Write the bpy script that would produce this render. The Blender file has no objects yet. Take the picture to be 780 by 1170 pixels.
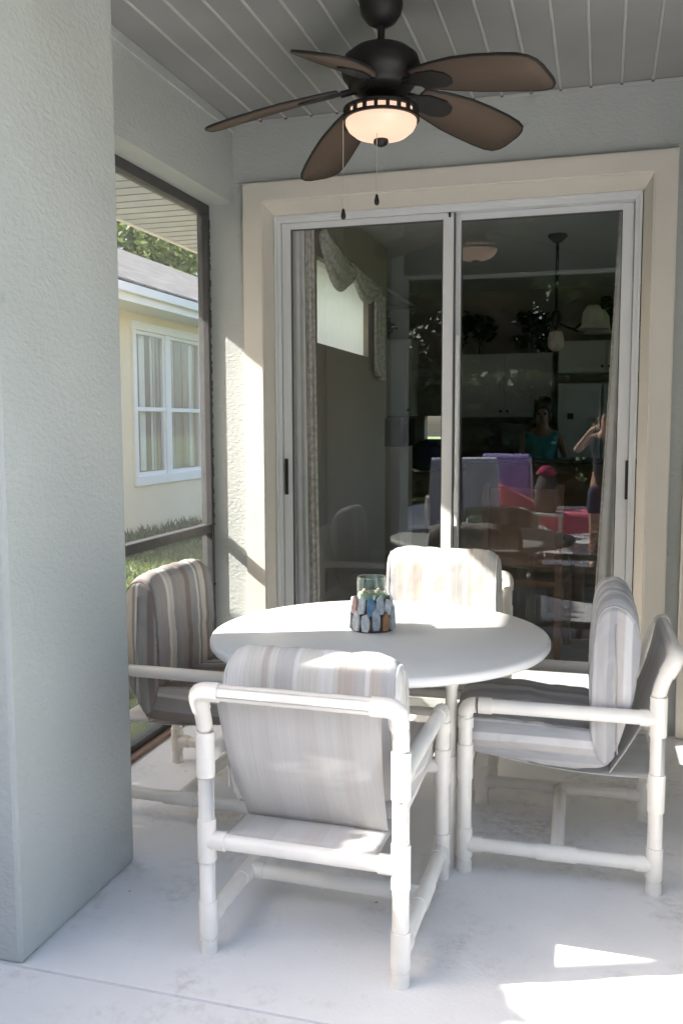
import bpy, bmesh, math, random
from mathutils import Vector, Matrix, noise as mnoise
R = math.radians
PI = math.pi
random.seed(7)
sc = bpy.context.scene
COL = sc.collection

# ------------------------------------------------------------------ materials
MATS = {}
def newmat(name):
    m = bpy.data.materials.new(name); m.use_nodes = True
    nt = m.node_tree; b = nt.nodes['Principled BSDF']
    MATS[name] = m
    return m, nt, b
def N(nt, t, **kw):
    n = nt.nodes.new(t)
    for k, v in kw.items():
        if k in n.inputs: n.inputs[k].default_value = v
        else: setattr(n, k, v)
    return n
def ramp(nt, stops, interp='LINEAR'):
    r = nt.nodes.new('ShaderNodeValToRGB'); cr = r.color_ramp; cr.interpolation = interp
    while len(cr.elements) < len(stops): cr.elements.new(0.5)
    for e, (p, c) in zip(cr.elements, stops):
        e.position = p; e.color = (c[0], c[1], c[2], 1)
    return r
def mul(c, k): return tuple(min(1, max(0, x * k)) for x in c)
def plain(name, col, rough=0.5, var=0.08, scale=8.0, bump=0.0, bscale=80.0, metallic=0.0, spec=0.5, coords='Object', detail=4.0, bdist=0.002):
    """base colour that wanders a little with noise, optional noise bump"""
    m, nt, b = newmat(name)
    tc = N(nt, 'ShaderNodeTexCoord'); L = nt.links
    n1 = N(nt, 'ShaderNodeTexNoise', Scale=scale, Detail=detail)
    L.new(tc.outputs[coords], n1.inputs['Vector'])
    r = ramp(nt, [(0.25, mul(col, 1 - var)), (0.75, mul(col, 1 + var))])
    L.new(n1.outputs['Fac'], r.inputs['Fac']); L.new(r.outputs['Color'], b.inputs['Base Color'])
    b.inputs['Roughness'].default_value = rough; b.inputs['Metallic'].default_value = metallic
    b.inputs['Specular IOR Level'].default_value = spec
    if bump > 0:
        n2 = N(nt, 'ShaderNodeTexNoise', Scale=bscale, Detail=3.0)
        L.new(tc.outputs[coords], n2.inputs['Vector'])
        bp = N(nt, 'ShaderNodeBump', Strength=bump, Distance=bdist)
        L.new(n2.outputs['Fac'], bp.inputs['Height']); L.new(bp.outputs['Normal'], b.inputs['Normal'])
    return m
def stucco(name, col, bump=0.55):
    m, nt, b = newmat(name); L = nt.links
    tc = N(nt, 'ShaderNodeTexCoord')
    big = N(nt, 'ShaderNodeTexNoise', Scale=1.6, Detail=5.0)
    r = ramp(nt, [(0.3, mul(col, 0.93)), (0.7, mul(col, 1.05))])
    L.new(tc.outputs['Object'], big.inputs['Vector']); L.new(big.outputs['Fac'], r.inputs['Fac'])
    speck = N(nt, 'ShaderNodeTexNoise', Scale=26.0, Detail=2.0)
    r2 = ramp(nt, [(0.70, (0, 0, 0)), (0.82, (1, 1, 1))])
    L.new(tc.outputs['Object'], speck.inputs['Vector']); L.new(speck.outputs['Fac'], r2.inputs['Fac'])
    mx = N(nt, 'ShaderNodeMixRGB'); mx.inputs['Color2'].default_value = (*mul(col, 0.85), 1)
    L.new(r2.outputs['Color'], mx.inputs['Fac']); L.new(r.outputs['Color'], mx.inputs['Color1'])
    vf = N(nt, 'ShaderNodeTexVoronoi', Scale=13.0); L.new(tc.outputs['Object'], vf.inputs['Vector'])
    rf_ = ramp(nt, [(0.05, (1, 1, 1)), (0.085, (0, 0, 0))]); L.new(vf.outputs['Distance'], rf_.inputs['Fac'])
    sf_ = N(nt, 'ShaderNodeSeparateColor'); L.new(vf.outputs['Color'], sf_.inputs['Color'])
    gf = N(nt, 'ShaderNodeMath', operation='GREATER_THAN'); gf.inputs[1].default_value = 0.93; L.new(sf_.outputs[0], gf.inputs[0])
    mf = N(nt, 'ShaderNodeMath', operation='MULTIPLY'); L.new(gf.outputs[0], mf.inputs[0]); L.new(rf_.outputs['Color'], mf.inputs[1])
    mx3 = N(nt, 'ShaderNodeMixRGB'); mx3.inputs['Color2'].default_value = (*mul(col, .45), 1)
    L.new(mf.outputs[0], mx3.inputs['Fac']); L.new(mx.outputs['Color'], mx3.inputs['Color1'])
    L.new(mx3.outputs['Color'], b.inputs['Base Color'])
    b.inputs['Roughness'].default_value = 0.85; b.inputs['Specular IOR Level'].default_value = 0.25
    a = N(nt, 'ShaderNodeTexNoise', Scale=48.0, Detail=4.0, Roughness=0.6)
    a.inputs['Distortion'].default_value = 0.6
    v = N(nt, 'ShaderNodeTexVoronoi', Scale=42.0)
    mapn = N(nt, 'ShaderNodeMapping'); mapn.inputs['Scale'].default_value = (1, 1, 1.5)
    L.new(tc.outputs['Object'], mapn.inputs['Vector'])
    L.new(mapn.outputs['Vector'], a.inputs['Vector']); L.new(mapn.outputs['Vector'], v.inputs['Vector'])
    ad = N(nt, 'ShaderNodeMath', operation='MULTIPLY_ADD'); ad.inputs[1].default_value = 0.35
    L.new(v.outputs['Distance'], ad.inputs[0]); L.new(a.outputs['Fac'], ad.inputs[2])
    bp = N(nt, 'ShaderNodeBump', Strength=bump, Distance=0.007)
    L.new(ad.outputs[0], bp.inputs['Height']); L.new(bp.outputs['Normal'], b.inputs['Normal'])
    return m
def floor_mat(name, col):
    """painted concrete: worn, spalled patches, dirt freckles"""
    m, nt, b = newmat(name); L = nt.links
    tc = N(nt, 'ShaderNodeTexCoord')
    n1 = N(nt, 'ShaderNodeTexNoise', Scale=1.3, Detail=7.0, Roughness=0.62)
    L.new(tc.outputs['Object'], n1.inputs['Vector'])
    r1 = ramp(nt, [(0.3, mul(col, 0.90)), (0.55, col), (0.75, mul(col, 1.06))])
    L.new(n1.outputs['Fac'], r1.inputs['Fac'])
    n2 = N(nt, 'ShaderNodeTexNoise', Scale=2.1, Detail=9.0, Roughness=0.72)
    L.new(tc.outputs['Object'], n2.inputs['Vector'])
    r2 = ramp(nt, [(0.50, (0, 0, 0)), (0.64, (1, 1, 1))]); L.new(n2.outputs['Fac'], r2.inputs['Fac'])
    n3 = N(nt, 'ShaderNodeTexNoise', Scale=30.0, Detail=6.0, Roughness=0.7)
    L.new(tc.outputs['Object'], n3.inputs['Vector'])
    r3 = ramp(nt, [(0.42, (0, 0, 0)), (0.6, (1, 1, 1))]); L.new(n3.outputs['Fac'], r3.inputs['Fac'])
    ml = N(nt, 'ShaderNodeMath', operation='MULTIPLY'); L.new(r2.outputs['Color'], ml.inputs[0]); L.new(r3.outputs['Color'], ml.inputs[1])
    ml2 = N(nt, 'ShaderNodeMath', operation='MULTIPLY'); ml2.inputs[1].default_value = 0.6
    L.new(ml.outputs[0], ml2.inputs[0])
    mx = N(nt, 'ShaderNodeMixRGB'); mx.inputs['Color2'].default_value = (0.40, 0.36, 0.33, 1)
    L.new(ml2.outputs[0], mx.inputs['Fac']); L.new(r1.outputs['Color'], mx.inputs['Color1'])
    v = N(nt, 'ShaderNodeTexVoronoi', Scale=8.0, Randomness=1.0); L.new(tc.outputs['Object'], v.inputs['Vector'])
    rv = ramp(nt, [(0.018, (1, 1, 1)), (0.05, (0, 0, 0))]); L.new(v.outputs['Distance'], rv.inputs['Fac'])
    vc = N(nt, 'ShaderNodeSeparateColor'); L.new(v.outputs['Color'], vc.inputs['Color'])
    gt = N(nt, 'ShaderNodeMath', operation='GREATER_THAN'); gt.inputs[1].default_value = 0.62; L.new(vc.outputs[0], gt.inputs[0])
    mf = N(nt, 'ShaderNodeMath', operation='MULTIPLY'); L.new(gt.outputs[0], mf.inputs[0]); L.new(rv.outputs['Color'], mf.inputs[1])
    mx2 = N(nt, 'ShaderNodeMixRGB'); mx2.inputs['Color2'].default_value = (0.13, 0.11, 0.10, 1)
    L.new(mf.outputs[0], mx2.inputs['Fac']); L.new(mx.outputs['Color'], mx2.inputs['Color1'])
    L.new(mx2.outputs['Color'], b.inputs['Base Color'])
    b.inputs['Roughness'].default_value = 0.55; b.inputs['Specular IOR Level'].default_value = 0.35
    nb = N(nt, 'ShaderNodeTexNoise', Scale=90.0, Detail=4.0); L.new(tc.outputs['Object'], nb.inputs['Vector'])
    ad = N(nt, 'ShaderNodeMath', operation='SUBTRACT'); L.new(nb.outputs['Fac'], ad.inputs[0]); L.new(ml.outputs[0], ad.inputs[1])
    bp = N(nt, 'ShaderNodeBump', Strength=0.35, Distance=0.003); L.new(ad.outputs[0], bp.inputs['Height'])
    L.new(bp.outputs['Normal'], b.inputs['Normal'])
    return m
def stripes(name, stops, half=0.27, weave=0.10, rough=0.9, axis=0, trans=0.0, side=None):
    """woven stripes running along the cushion, laid out across its width"""
    m, nt, b = newmat(name); L = nt.links
    tc = N(nt, 'ShaderNodeTexCoord'); sp = N(nt, 'ShaderNodeSeparateXYZ'); L.new(tc.outputs['Object'], sp.inputs[0])
    wob = N(nt, 'ShaderNodeTexNoise', Scale=4.0); L.new(tc.outputs['Object'], wob.inputs['Vector'])
    w = N(nt, 'ShaderNodeMath', operation='MULTIPLY_ADD'); w.inputs[1].default_value = 0.004
    L.new(wob.outputs['Fac'], w.inputs[0]); L.new(sp.outputs[axis], w.inputs[2])
    if side is not None:   # boxed ends of a cushion carry their own run of stripes
        ax = N(nt, 'ShaderNodeMath', operation='ABSOLUTE'); L.new(sp.outputs[0], ax.inputs[0])
        gt = N(nt, 'ShaderNodeMath', operation='GREATER_THAN'); gt.inputs[1].default_value = side[1]; L.new(ax.outputs[0], gt.inputs[0])
        sc_2 = N(nt, 'ShaderNodeMath', operation='MULTIPLY'); sc_2.inputs[1].default_value = 1.5; L.new(sp.outputs[side[0]], sc_2.inputs[0])
        pr2 = N(nt, 'ShaderNodeMath', operation='MULTIPLY'); L.new(gt.outputs[0], pr2.inputs[0]); L.new(sc_2.outputs[0], pr2.inputs[1])
        sg2 = N(nt, 'ShaderNodeMath', operation='SIGN'); L.new(sp.outputs[0], sg2.inputs[0])
        of = N(nt, 'ShaderNodeMath', operation='MULTIPLY'); of.inputs[1].default_value = -0.10 if side[0] == 1 else -0.55; L.new(gt.outputs[0], of.inputs[0])
        ad1 = N(nt, 'ShaderNodeMath', operation='ADD'); L.new(w.outputs[0], ad1.inputs[0]); L.new(pr2.outputs[0], ad1.inputs[1])
        ad2 = N(nt, 'ShaderNodeMath', operation='ADD'); L.new(ad1.outputs[0], ad2.inputs[0]); L.new(of.outputs[0], ad2.inputs[1])
        # fold back into range
        w = N(nt, 'ShaderNodeMath', operation='PINGPONG'); w.inputs[1].default_value = half
        sh = N(nt, 'ShaderNodeMath', operation='ADD'); sh.inputs[1].default_value = half; L.new(ad2.outputs[0], sh.inputs[0])
        pp_ = N(nt, 'ShaderNodeMath', operation='PINGPONG'); pp_.inputs[1].default_value = 2 * half; L.new(sh.outputs[0], pp_.inputs[0])
        nt.nodes.remove(w)
        w = N(nt, 'ShaderNodeMath', operation='SUBTRACT'); w.inputs[1].default_value = half; L.new(pp_.outputs[0], w.inputs[0])
    mr = N(nt, 'ShaderNodeMapRange'); mr.inputs['From Min'].default_value = -half + 0.006; mr.inputs['From Max'].default_value = half + 0.006
    L.new(w.outputs[0], mr.inputs['Value'])
    r = ramp(nt, stops); L.new(mr.outputs[0], r.inputs['Fac'])
    mp = N(nt, 'ShaderNodeMapping'); mp.inputs['Scale'].default_value = (260, 5, 5) if axis == 0 else (5, 260, 5)
    L.new(tc.outputs['Object'], mp.inputs['Vector'])
    th = N(nt, 'ShaderNodeTexNoise', Scale=1.0, Detail=3.0); L.new(mp.outputs['Vector'], th.inputs['Vector'])
    hv = N(nt, 'ShaderNodeMapRange'); hv.inputs['From Min'].default_value = 0.3; hv.inputs['From Max'].default_value = 0.7
    hv.inputs['To Min'].default_value = 1 - weave; hv.inputs['To Max'].default_value = 1 + weave
    L.new(th.outputs['Fac'], hv.inputs['Value'])
    hs = N(nt, 'ShaderNodeHueSaturation'); L.new(hv.outputs[0], hs.inputs['Value']); L.new(r.outputs['Color'], hs.inputs['Color'])
    L.new(hs.outputs['Color'], b.inputs['Base Color'])
    b.inputs['Roughness'].default_value = rough; b.inputs['Specular IOR Level'].default_value = 0.15
    b.inputs['Sheen Weight'].default_value = 0.15
    nb = N(nt, 'ShaderNodeTexNoise', Scale=16.0, Detail=5.0); L.new(tc.outputs['Object'], nb.inputs['Vector'])
    bp = N(nt, 'ShaderNodeBump', Strength=0.35, Distance=0.012); L.new(nb.outputs['Fac'], bp.inputs['Height'])
    L.new(bp.outputs['Normal'], b.inputs['Normal'])
    if trans > 0:
        tr = N(nt, 'ShaderNodeBsdfTranslucent'); L.new(hs.outputs['Color'], tr.inputs['Color'])
        ms = N(nt, 'ShaderNodeMixShader'); ms.inputs[0].default_value = trans
        L.new(b.outputs[0], ms.inputs[1]); L.new(tr.outputs[0], ms.inputs[2])
        L.new(ms.outputs[0], nt.nodes['Material Output'].inputs['Surface'])
    return m
def cloth(name, col, trans=0.35, var=0.06, scale=12, pattern=None):
    m, nt, b = newmat(name); L = nt.links
    tc = N(nt, 'ShaderNodeTexCoord')
    n1 = N(nt, 'ShaderNodeTexNoise', Scale=scale, Detail=3.0); L.new(tc.outputs['Object'], n1.inputs['Vector'])
    r = ramp(nt, pattern if pattern else [(0.3, mul(col, 1 - var)), (0.7, mul(col, 1 + var))], 'LINEAR')
    L.new(n1.outputs['Fac'], r.inputs['Fac']); L.new(r.outputs['Color'], b.inputs['Base Color'])
    b.inputs['Roughness'].default_value = 0.95; b.inputs['Specular IOR Level'].default_value = 0.1
    tr = N(nt, 'ShaderNodeBsdfTranslucent'); L.new(r.outputs['Color'], tr.inputs['Color'])
    ms = N(nt, 'ShaderNodeMixShader'); ms.inputs[0].default_value = trans
    L.new(b.outputs[0], ms.inputs[1]); L.new(tr.outputs[0], ms.inputs[2])
    L.new(ms.outputs[0], nt.nodes['Material Output'].inputs['Surface'])
    return m
def glass_mat(name, r0=0.05, tint=(0.9, 0.93, 0.92), rough=0.0):
    """thin pane: see-through sheet with a mirror coat that grows towards grazing angles"""
    m, nt, b = newmat(name); L = nt.links
    nt.nodes.remove(b)
    lw = N(nt, 'ShaderNodeLayerWeight', Blend=0.5)
    pw = N(nt, 'ShaderNodeMath', operation='POWER'); pw.inputs[1].default_value = 5.0
    L.new(lw.outputs['Facing'], pw.inputs[0])
    ma = N(nt, 'ShaderNodeMath', operation='MULTIPLY_ADD'); ma.inputs[1].default_value = 1 - r0; ma.inputs[2].default_value = r0
    L.new(pw.outputs[0], ma.inputs[0])
    t = N(nt, 'ShaderNodeBsdfTransparent'); t.inputs['Color'].default_value = (*tint, 1)
    g = N(nt, 'ShaderNodeBsdfGlossy'); g.inputs['Roughness'].default_value = rough; g.inputs['Color'].default_value = (0.95, 1, 1, 1)
    ms = N(nt, 'ShaderNodeMixShader'); L.new(ma.outputs[0], ms.inputs[0]); L.new(t.outputs[0], ms.inputs[1]); L.new(g.outputs[0], ms.inputs[2])
    L.new(ms.outputs[0], nt.nodes['Material Output'].inputs['Surface'])
    return m
def screen_mat(name):
    m, nt, b = newmat(name); L = nt.links
    b.inputs['Base Color'].default_value = (0.42, 0.43, 0.43, 1); b.inputs['Roughness'].default_value = 0.7
    t = N(nt, 'ShaderNodeBsdfTransparent')
    ms = N(nt, 'ShaderNodeMixShader'); ms.inputs[0].default_value = 0.20
    L.new(t.outputs[0], ms.inputs[1]); L.new(b.outputs[0], ms.inputs[2])
    L.new(ms.outputs[0], nt.nodes['Material Output'].inputs['Surface'])
    return m
def emit(name, col, strength, edge=None):
    m, nt, b = newmat(name)
    b.inputs['Base Color'].default_value = (*mul(col, .25), 1)
    b.inputs['Emission Color'].default_value = (*col, 1); b.inputs['Emission Strength'].default_value = strength
    b.inputs['Roughness'].default_value = 0.35
    return m
def leafmat(name, c1, c2, trans=0.35):
    m, nt, b = newmat(name); L = nt.links
    g = N(nt, 'ShaderNodeNewGeometry')
    r = ramp(nt, [(0.0, c1), (0.5, tuple((a + d) / 2 for a, d in zip(c1, c2))), (1.0, c2)])
    L.new(g.outputs['Random Per Island'], r.inputs['Fac']); L.new(r.outputs['Color'], b.inputs['Base Color'])
    b.inputs['Roughness'].default_value = 0.6
    tr = N(nt, 'ShaderNodeBsdfTranslucent'); L.new(r.outputs['Color'], tr.inputs['Color'])
    ms = N(nt, 'ShaderNodeMixShader'); ms.inputs[0].default_value = trans
    L.new(b.outputs[0], ms.inputs[1]); L.new(tr.outputs[0], ms.inputs[2])
    L.new(ms.outputs[0], nt.nodes['Material Output'].inputs['Surface'])
    return m
def shingle_mat(name):
    m, nt, b = newmat(name); L = nt.links
    tc = N(nt, 'ShaderNodeTexCoord')
    br = N(nt, 'ShaderNodeTexBrick', Scale=1.0); br.offset = 0.5
    br.inputs['Brick Width'].default_value = 0.30; br.inputs['Row Height'].default_value = 0.14; br.inputs['Mortar Size'].default_value = 0.014
    br.inputs['Color1'].default_value = (0.19, 0.18, 0.165, 1); br.inputs['Color2'].default_value = (0.33, 0.31, 0.285, 1); br.inputs['Mortar'].default_value = (0.07, 0.066, 0.06, 1)
    mp = N(nt, 'ShaderNodeMapping'); mp.inputs['Rotation'].default_value = (0, 0, R(90)); L.new(tc.outputs['Object'], mp.inputs['Vector']); L.new(mp.outputs['Vector'], br.inputs['Vector'])
    L.new(br.outputs['Color'], b.inputs['Base Color']); b.inputs['Roughness'].default_value = 0.9
    return m

M = MATS
stucco('stucco_grey', (0.445, 0.47, 0.455))
plain('trim_cream', (0.66, 0.625, 0.56), 0.7, 0.05, 3.0, 0.35, 60.0)
plain('pipe_white', (0.80, 0.775, 0.725), 0.32, 0.07, 7.0)
plain('fitting_white', (0.785, 0.755, 0.70), 0.36, 0.09, 11.0)
plain('frame_white', (0.68, 0.70, 0.71), 0.4, 0.03, 4.0, spec=0.5)
plain('frame_gap', (0.10, 0.10, 0.10), 0.6)
plain('bronze', (0.055, 0.055, 0.058), 0.45, 0.2, 14.0)
plain('fan_iron', (0.009, 0.008, 0.0075), 0.6, 0.3, 20.0)
plain('handle_black', (0.012, 0.012, 0.012), 0.4)
plain('tabletop', (0.74, 0.745, 0.73), 0.36, 0.025, 5.0, 0.06, 140.0)
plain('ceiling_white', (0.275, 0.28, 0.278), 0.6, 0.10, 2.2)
plain('seam_bead', (0.46, 0.465, 0.45), 0.5)
plain('soffit_paint', (0.45, 0.49, 0.56), 0.6, 0.08, 3.0)
plain('groove', (0.12, 0.12, 0.11), 0.9)
plain('soffit_gap', (0.34, 0.35, 0.37), 0.8)
plain('joint_paint', (0.66, 0.66, 0.66), 0.8)
plain('house_yellow', (0.82, 0.715, 0.53), 0.85, 0.04, 1.2, 0.3, 50.0)
plain('house_white', (0.82, 0.83, 0.84), 0.5, 0.03, 2.0)
plain('blind_white', (0.80, 0.79, 0.76), 0.6, 0.04)
plain('room_tan', (0.38, 0.325, 0.275), 0.85, 0.04, 2.0)
plain('room_white', (0.66, 0.66, 0.64), 0.8, 0.03, 2.0)
plain('cabinet_white', (0.62, 0.63, 0.60), 0.45, 0.03, 4.0)
plain('fridge_grey', (0.50, 0.53, 0.53), 0.35, 0.03, 4.0)
plain('appliance_black', (0.015, 0.015, 0.017), 0.2)
plain('counter_dark', (0.05, 0.045, 0.04), 0.25, 0.3, 30)
plain('wood_brown', (0.17, 0.085, 0.04), 0.4, 0.25, 6.0)
plain('bar_panel', (0.20, 0.15, 0.09), 0.6, 0.15, 4.0)
plain('carpet', (0.37, 0.33, 0.28), 1.0, 0.35, 120.0, 0.9, 300.0, spec=0.05)
plain('lamp_cream', (0.52, 0.49, 0.40), 0.5, 0.1, 20)
plain('skin', (0.52, 0.30, 0.22), 0.5, 0.05)
plain('skin_deep', (0.20, 0.11, 0.07), 0.5, 0.05)
plain('hair_dark', (0.02, 0.014, 0.012), 0.5, 0.3, 60)
plain('eye_dark', (0.02, 0.015, 0.012), 0.2)
plain('lip', (0.36, 0.14, 0.12), 0.4)
plain('top_teal', (0.015, 0.20, 0.22), 0.85, 0.1, 20)
plain('top_dark', (0.03, 0.03, 0.04), 0.85, 0.1, 20)
plain('shorts_navy', (0.03, 0.04, 0.09), 0.85, 0.1, 20)
plain('bark', (0.12, 0.085, 0.06), 0.9, 0.3, 6.0, 0.8, 20.0, bdist=0.02)
plain('grass', (0.10, 0.14, 0.045), 0.9, 0.35, 6.0, 0.6, 60.0, bdist=0.02)
plain('soil', (0.30, 0.24, 0.17), 1.0, 0.3, 9.0)
plain('sand_wood', (0.22, 0.15, 0.11), 0.7, 0.2, 8.0)
plain('glue_brown', (0.085, 0.05, 0.042), 0.7, 0.3, 40, 0.5, 60)
plain('chip_white', (0.62, 0.64, 0.65), 0.75, 0.30, 60.0, 0.7, 60)
plain('chip_pale', (0.40, 0.45, 0.48), 0.75, 0.35, 55.0, 0.7, 60)
plain('chip_blue', (0.13, 0.25, 0.38), 0.7, 0.25, 50.0, 0.7, 60)
plain('chip_tan', (0.36, 0.19, 0.09), 0.75, 0.25, 50.0, 0.7, 60)
plain('chip_pink', (0.50, 0.34, 0.31), 0.75, 0.2, 50.0, 0.7, 60)
plain('wax_green', (0.38, 0.55, 0.36), 0.5, 0.1, 30)
plain('shell_tan', (0.62, 0.47, 0.36), 0.5, 0.1, 30)
plain('towel_pink', (0.72, 0.16, 0.22), 0.95, 0.1, 20, 0.4, 200)
plain('towel_purple', (0.36, 0.30, 0.62), 0.95, 0.15, 8, 0.4, 200)
plain('towel_white', (0.70, 0.69, 0.74), 0.95, 0.06, 10, 0.4, 200)
plain('towel_blue', (0.05, 0.20, 0.48), 0.95, 0.1, 20, 0.4, 200)
plain('bag_print', (0.07, 0.065, 0.07), 0.9, 0.95, 45)
plain('bag_red', (0.40, 0.03, 0.10), 0.9, 0.2, 20)
plain('bag_navy', (0.015, 0.016, 0.06), 0.9, 0.2, 20)
plain('screw', (0.05, 0.05, 0.05), 0.4, metallic=0.6)
floor_mat('floor_paint', (0.765, 0.76, 0.755))
floor_mat('deck_paint', (0.74, 0.735, 0.73))
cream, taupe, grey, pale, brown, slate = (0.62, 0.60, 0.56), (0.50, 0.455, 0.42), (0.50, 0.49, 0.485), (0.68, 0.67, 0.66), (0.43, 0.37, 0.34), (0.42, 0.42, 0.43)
dcream, dtaupe, dgrey, dbrown, dslate = (0.52, 0.48, 0.42), (0.33, 0.295, 0.275), (0.31, 0.30, 0.295), (0.235, 0.195, 0.175), (0.27, 0.265, 0.265)  # darker copies of the cushion tones, with the left chair's shade put in
ggrey, gslate, gpale, gtaupe = (0.43, 0.425, 0.43), (0.345, 0.35, 0.365), (0.54, 0.54, 0.545), (0.44, 0.415, 0.40)
def st(seq):
    out = []; n = len(seq); tot = sum(w for _, w in seq); x = 0.0
    for c, w in seq:
        a, b_ = x / tot, (x + w) / tot; x += w
        out.append((a + 0.006, c)); out.append((b_ - 0.006, c))
    return out[:32]
st_light = st([(pale, 3), (cream, 2), (taupe, 0.7), (cream, 0.8), (grey, 2.0), (pale, 0.5), (cream, 2.2), (pale, 1.6), (cream, .5), (taupe, 1.8), (grey, 1), (pale, .5), (taupe, 1.2), (slate, 1.4), (pale, 1.2)])
stripes('stripe_light', st_light, side=(1, 0.2445)); stripes('stripe_light_seat', st_light, side=(2, 0.2345))
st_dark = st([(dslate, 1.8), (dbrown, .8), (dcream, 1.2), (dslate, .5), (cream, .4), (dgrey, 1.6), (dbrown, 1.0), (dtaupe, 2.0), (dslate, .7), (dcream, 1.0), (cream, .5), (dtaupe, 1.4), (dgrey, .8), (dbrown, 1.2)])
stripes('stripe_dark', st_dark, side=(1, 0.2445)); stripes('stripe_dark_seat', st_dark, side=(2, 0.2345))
st_grey = st([(ggrey, 1.6), (gslate, 1.2), (gtaupe, 1.0), (gpale, 1.2), (gslate, 1.8), (gpale, .6), (ggrey, 1.6), (gslate, 1.0), (gtaupe, 1.2), (gpale, 1.0), (gslate, 1.4), (ggrey, 1.4), (gpale, .6), (gslate, 1)])
stripes('stripe_grey', st_grey, side=(1, 0.2445)); stripes('stripe_grey_seat', st_grey, side=(2, 0.2345))
plain('seam_grey', (0.36, 0.36, 0.375), 0.9)
stripes('sling_cloth', st([((.72,.71,.70), 2), ((.70, .69, .67), 2), ((.685, .67, .655), .8), ((.72,.71,.70), 2), ((.695, .68, .665), 1.5), ((.73, .72, .71), 1.6), ((.685, .67, .655), 1.0), ((.72,.71,.70), 2.0), ((.69, .675, .66), 1.4)]), weave=0.04, trans=0.42)
cloth('curtain_sheer', (0.86, 0.87, 0.85), 0.12)
cloth('curtain_print', (0.5, 0.48, 0.42), 0.12, scale=38, pattern=[(0.36, (0.52, 0.50, 0.44)), (0.5, (0.64, 0.62, 0.56)), (0.62, (0.76, 0.74, 0.69))])
cloth('blind_slat', (0.82, 0.90, 0.95), 0.75, 0.02)
glass_mat('door_glass', 0.046, (0.945, 0.945, 0.945))
glass_mat('window_glass', 0.015, (0.96, 0.97, 0.97))
glass_mat('clear_glass', 0.06, (0.95, 0.97, 0.96), 0.0)
screen_mat('insect_screen')
emit('lamp_glow', (1.0, 0.64, 0.47), 0.215)
shingle_mat('shingles')
leafmat('leaf_dark', (0.022, 0.045, 0.012), (0.07, 0.11, 0.03))
leafmat('leaf_light', (0.08, 0.12, 0.035), (0.20, 0.25, 0.08), 0.5)
leafmat('leaf_grass', (0.05, 0.09, 0.02), (0.16, 0.20, 0.07), 0.4)
# fan blade: woven brown, darker border ring stays in geometry
m_, nt_, b_ = newmat('blade_weave')
tc_ = N(nt_, 'ShaderNodeTexCoord'); wv = N(nt_, 'ShaderNodeTexWave', Scale=60.0); wv.inputs['Distortion'].default_value = 3.0; wv.inputs['Detail'].default_value = 3.0
nt_.links.new(tc_.outputs['Object'], wv.inputs['Vector'])
rr_ = ramp(nt_, [(0.2, (0.068, 0.046, 0.033)), (0.8, (0.110, 0.077, 0.055))]); nt_.links.new(wv.outputs['Fac'], rr_.inputs['Fac'])
nt_.links.new(rr_.outputs['Color'], b_.inputs['Base Color']); b_.inputs['Roughness'].default_value = 0.8

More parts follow.
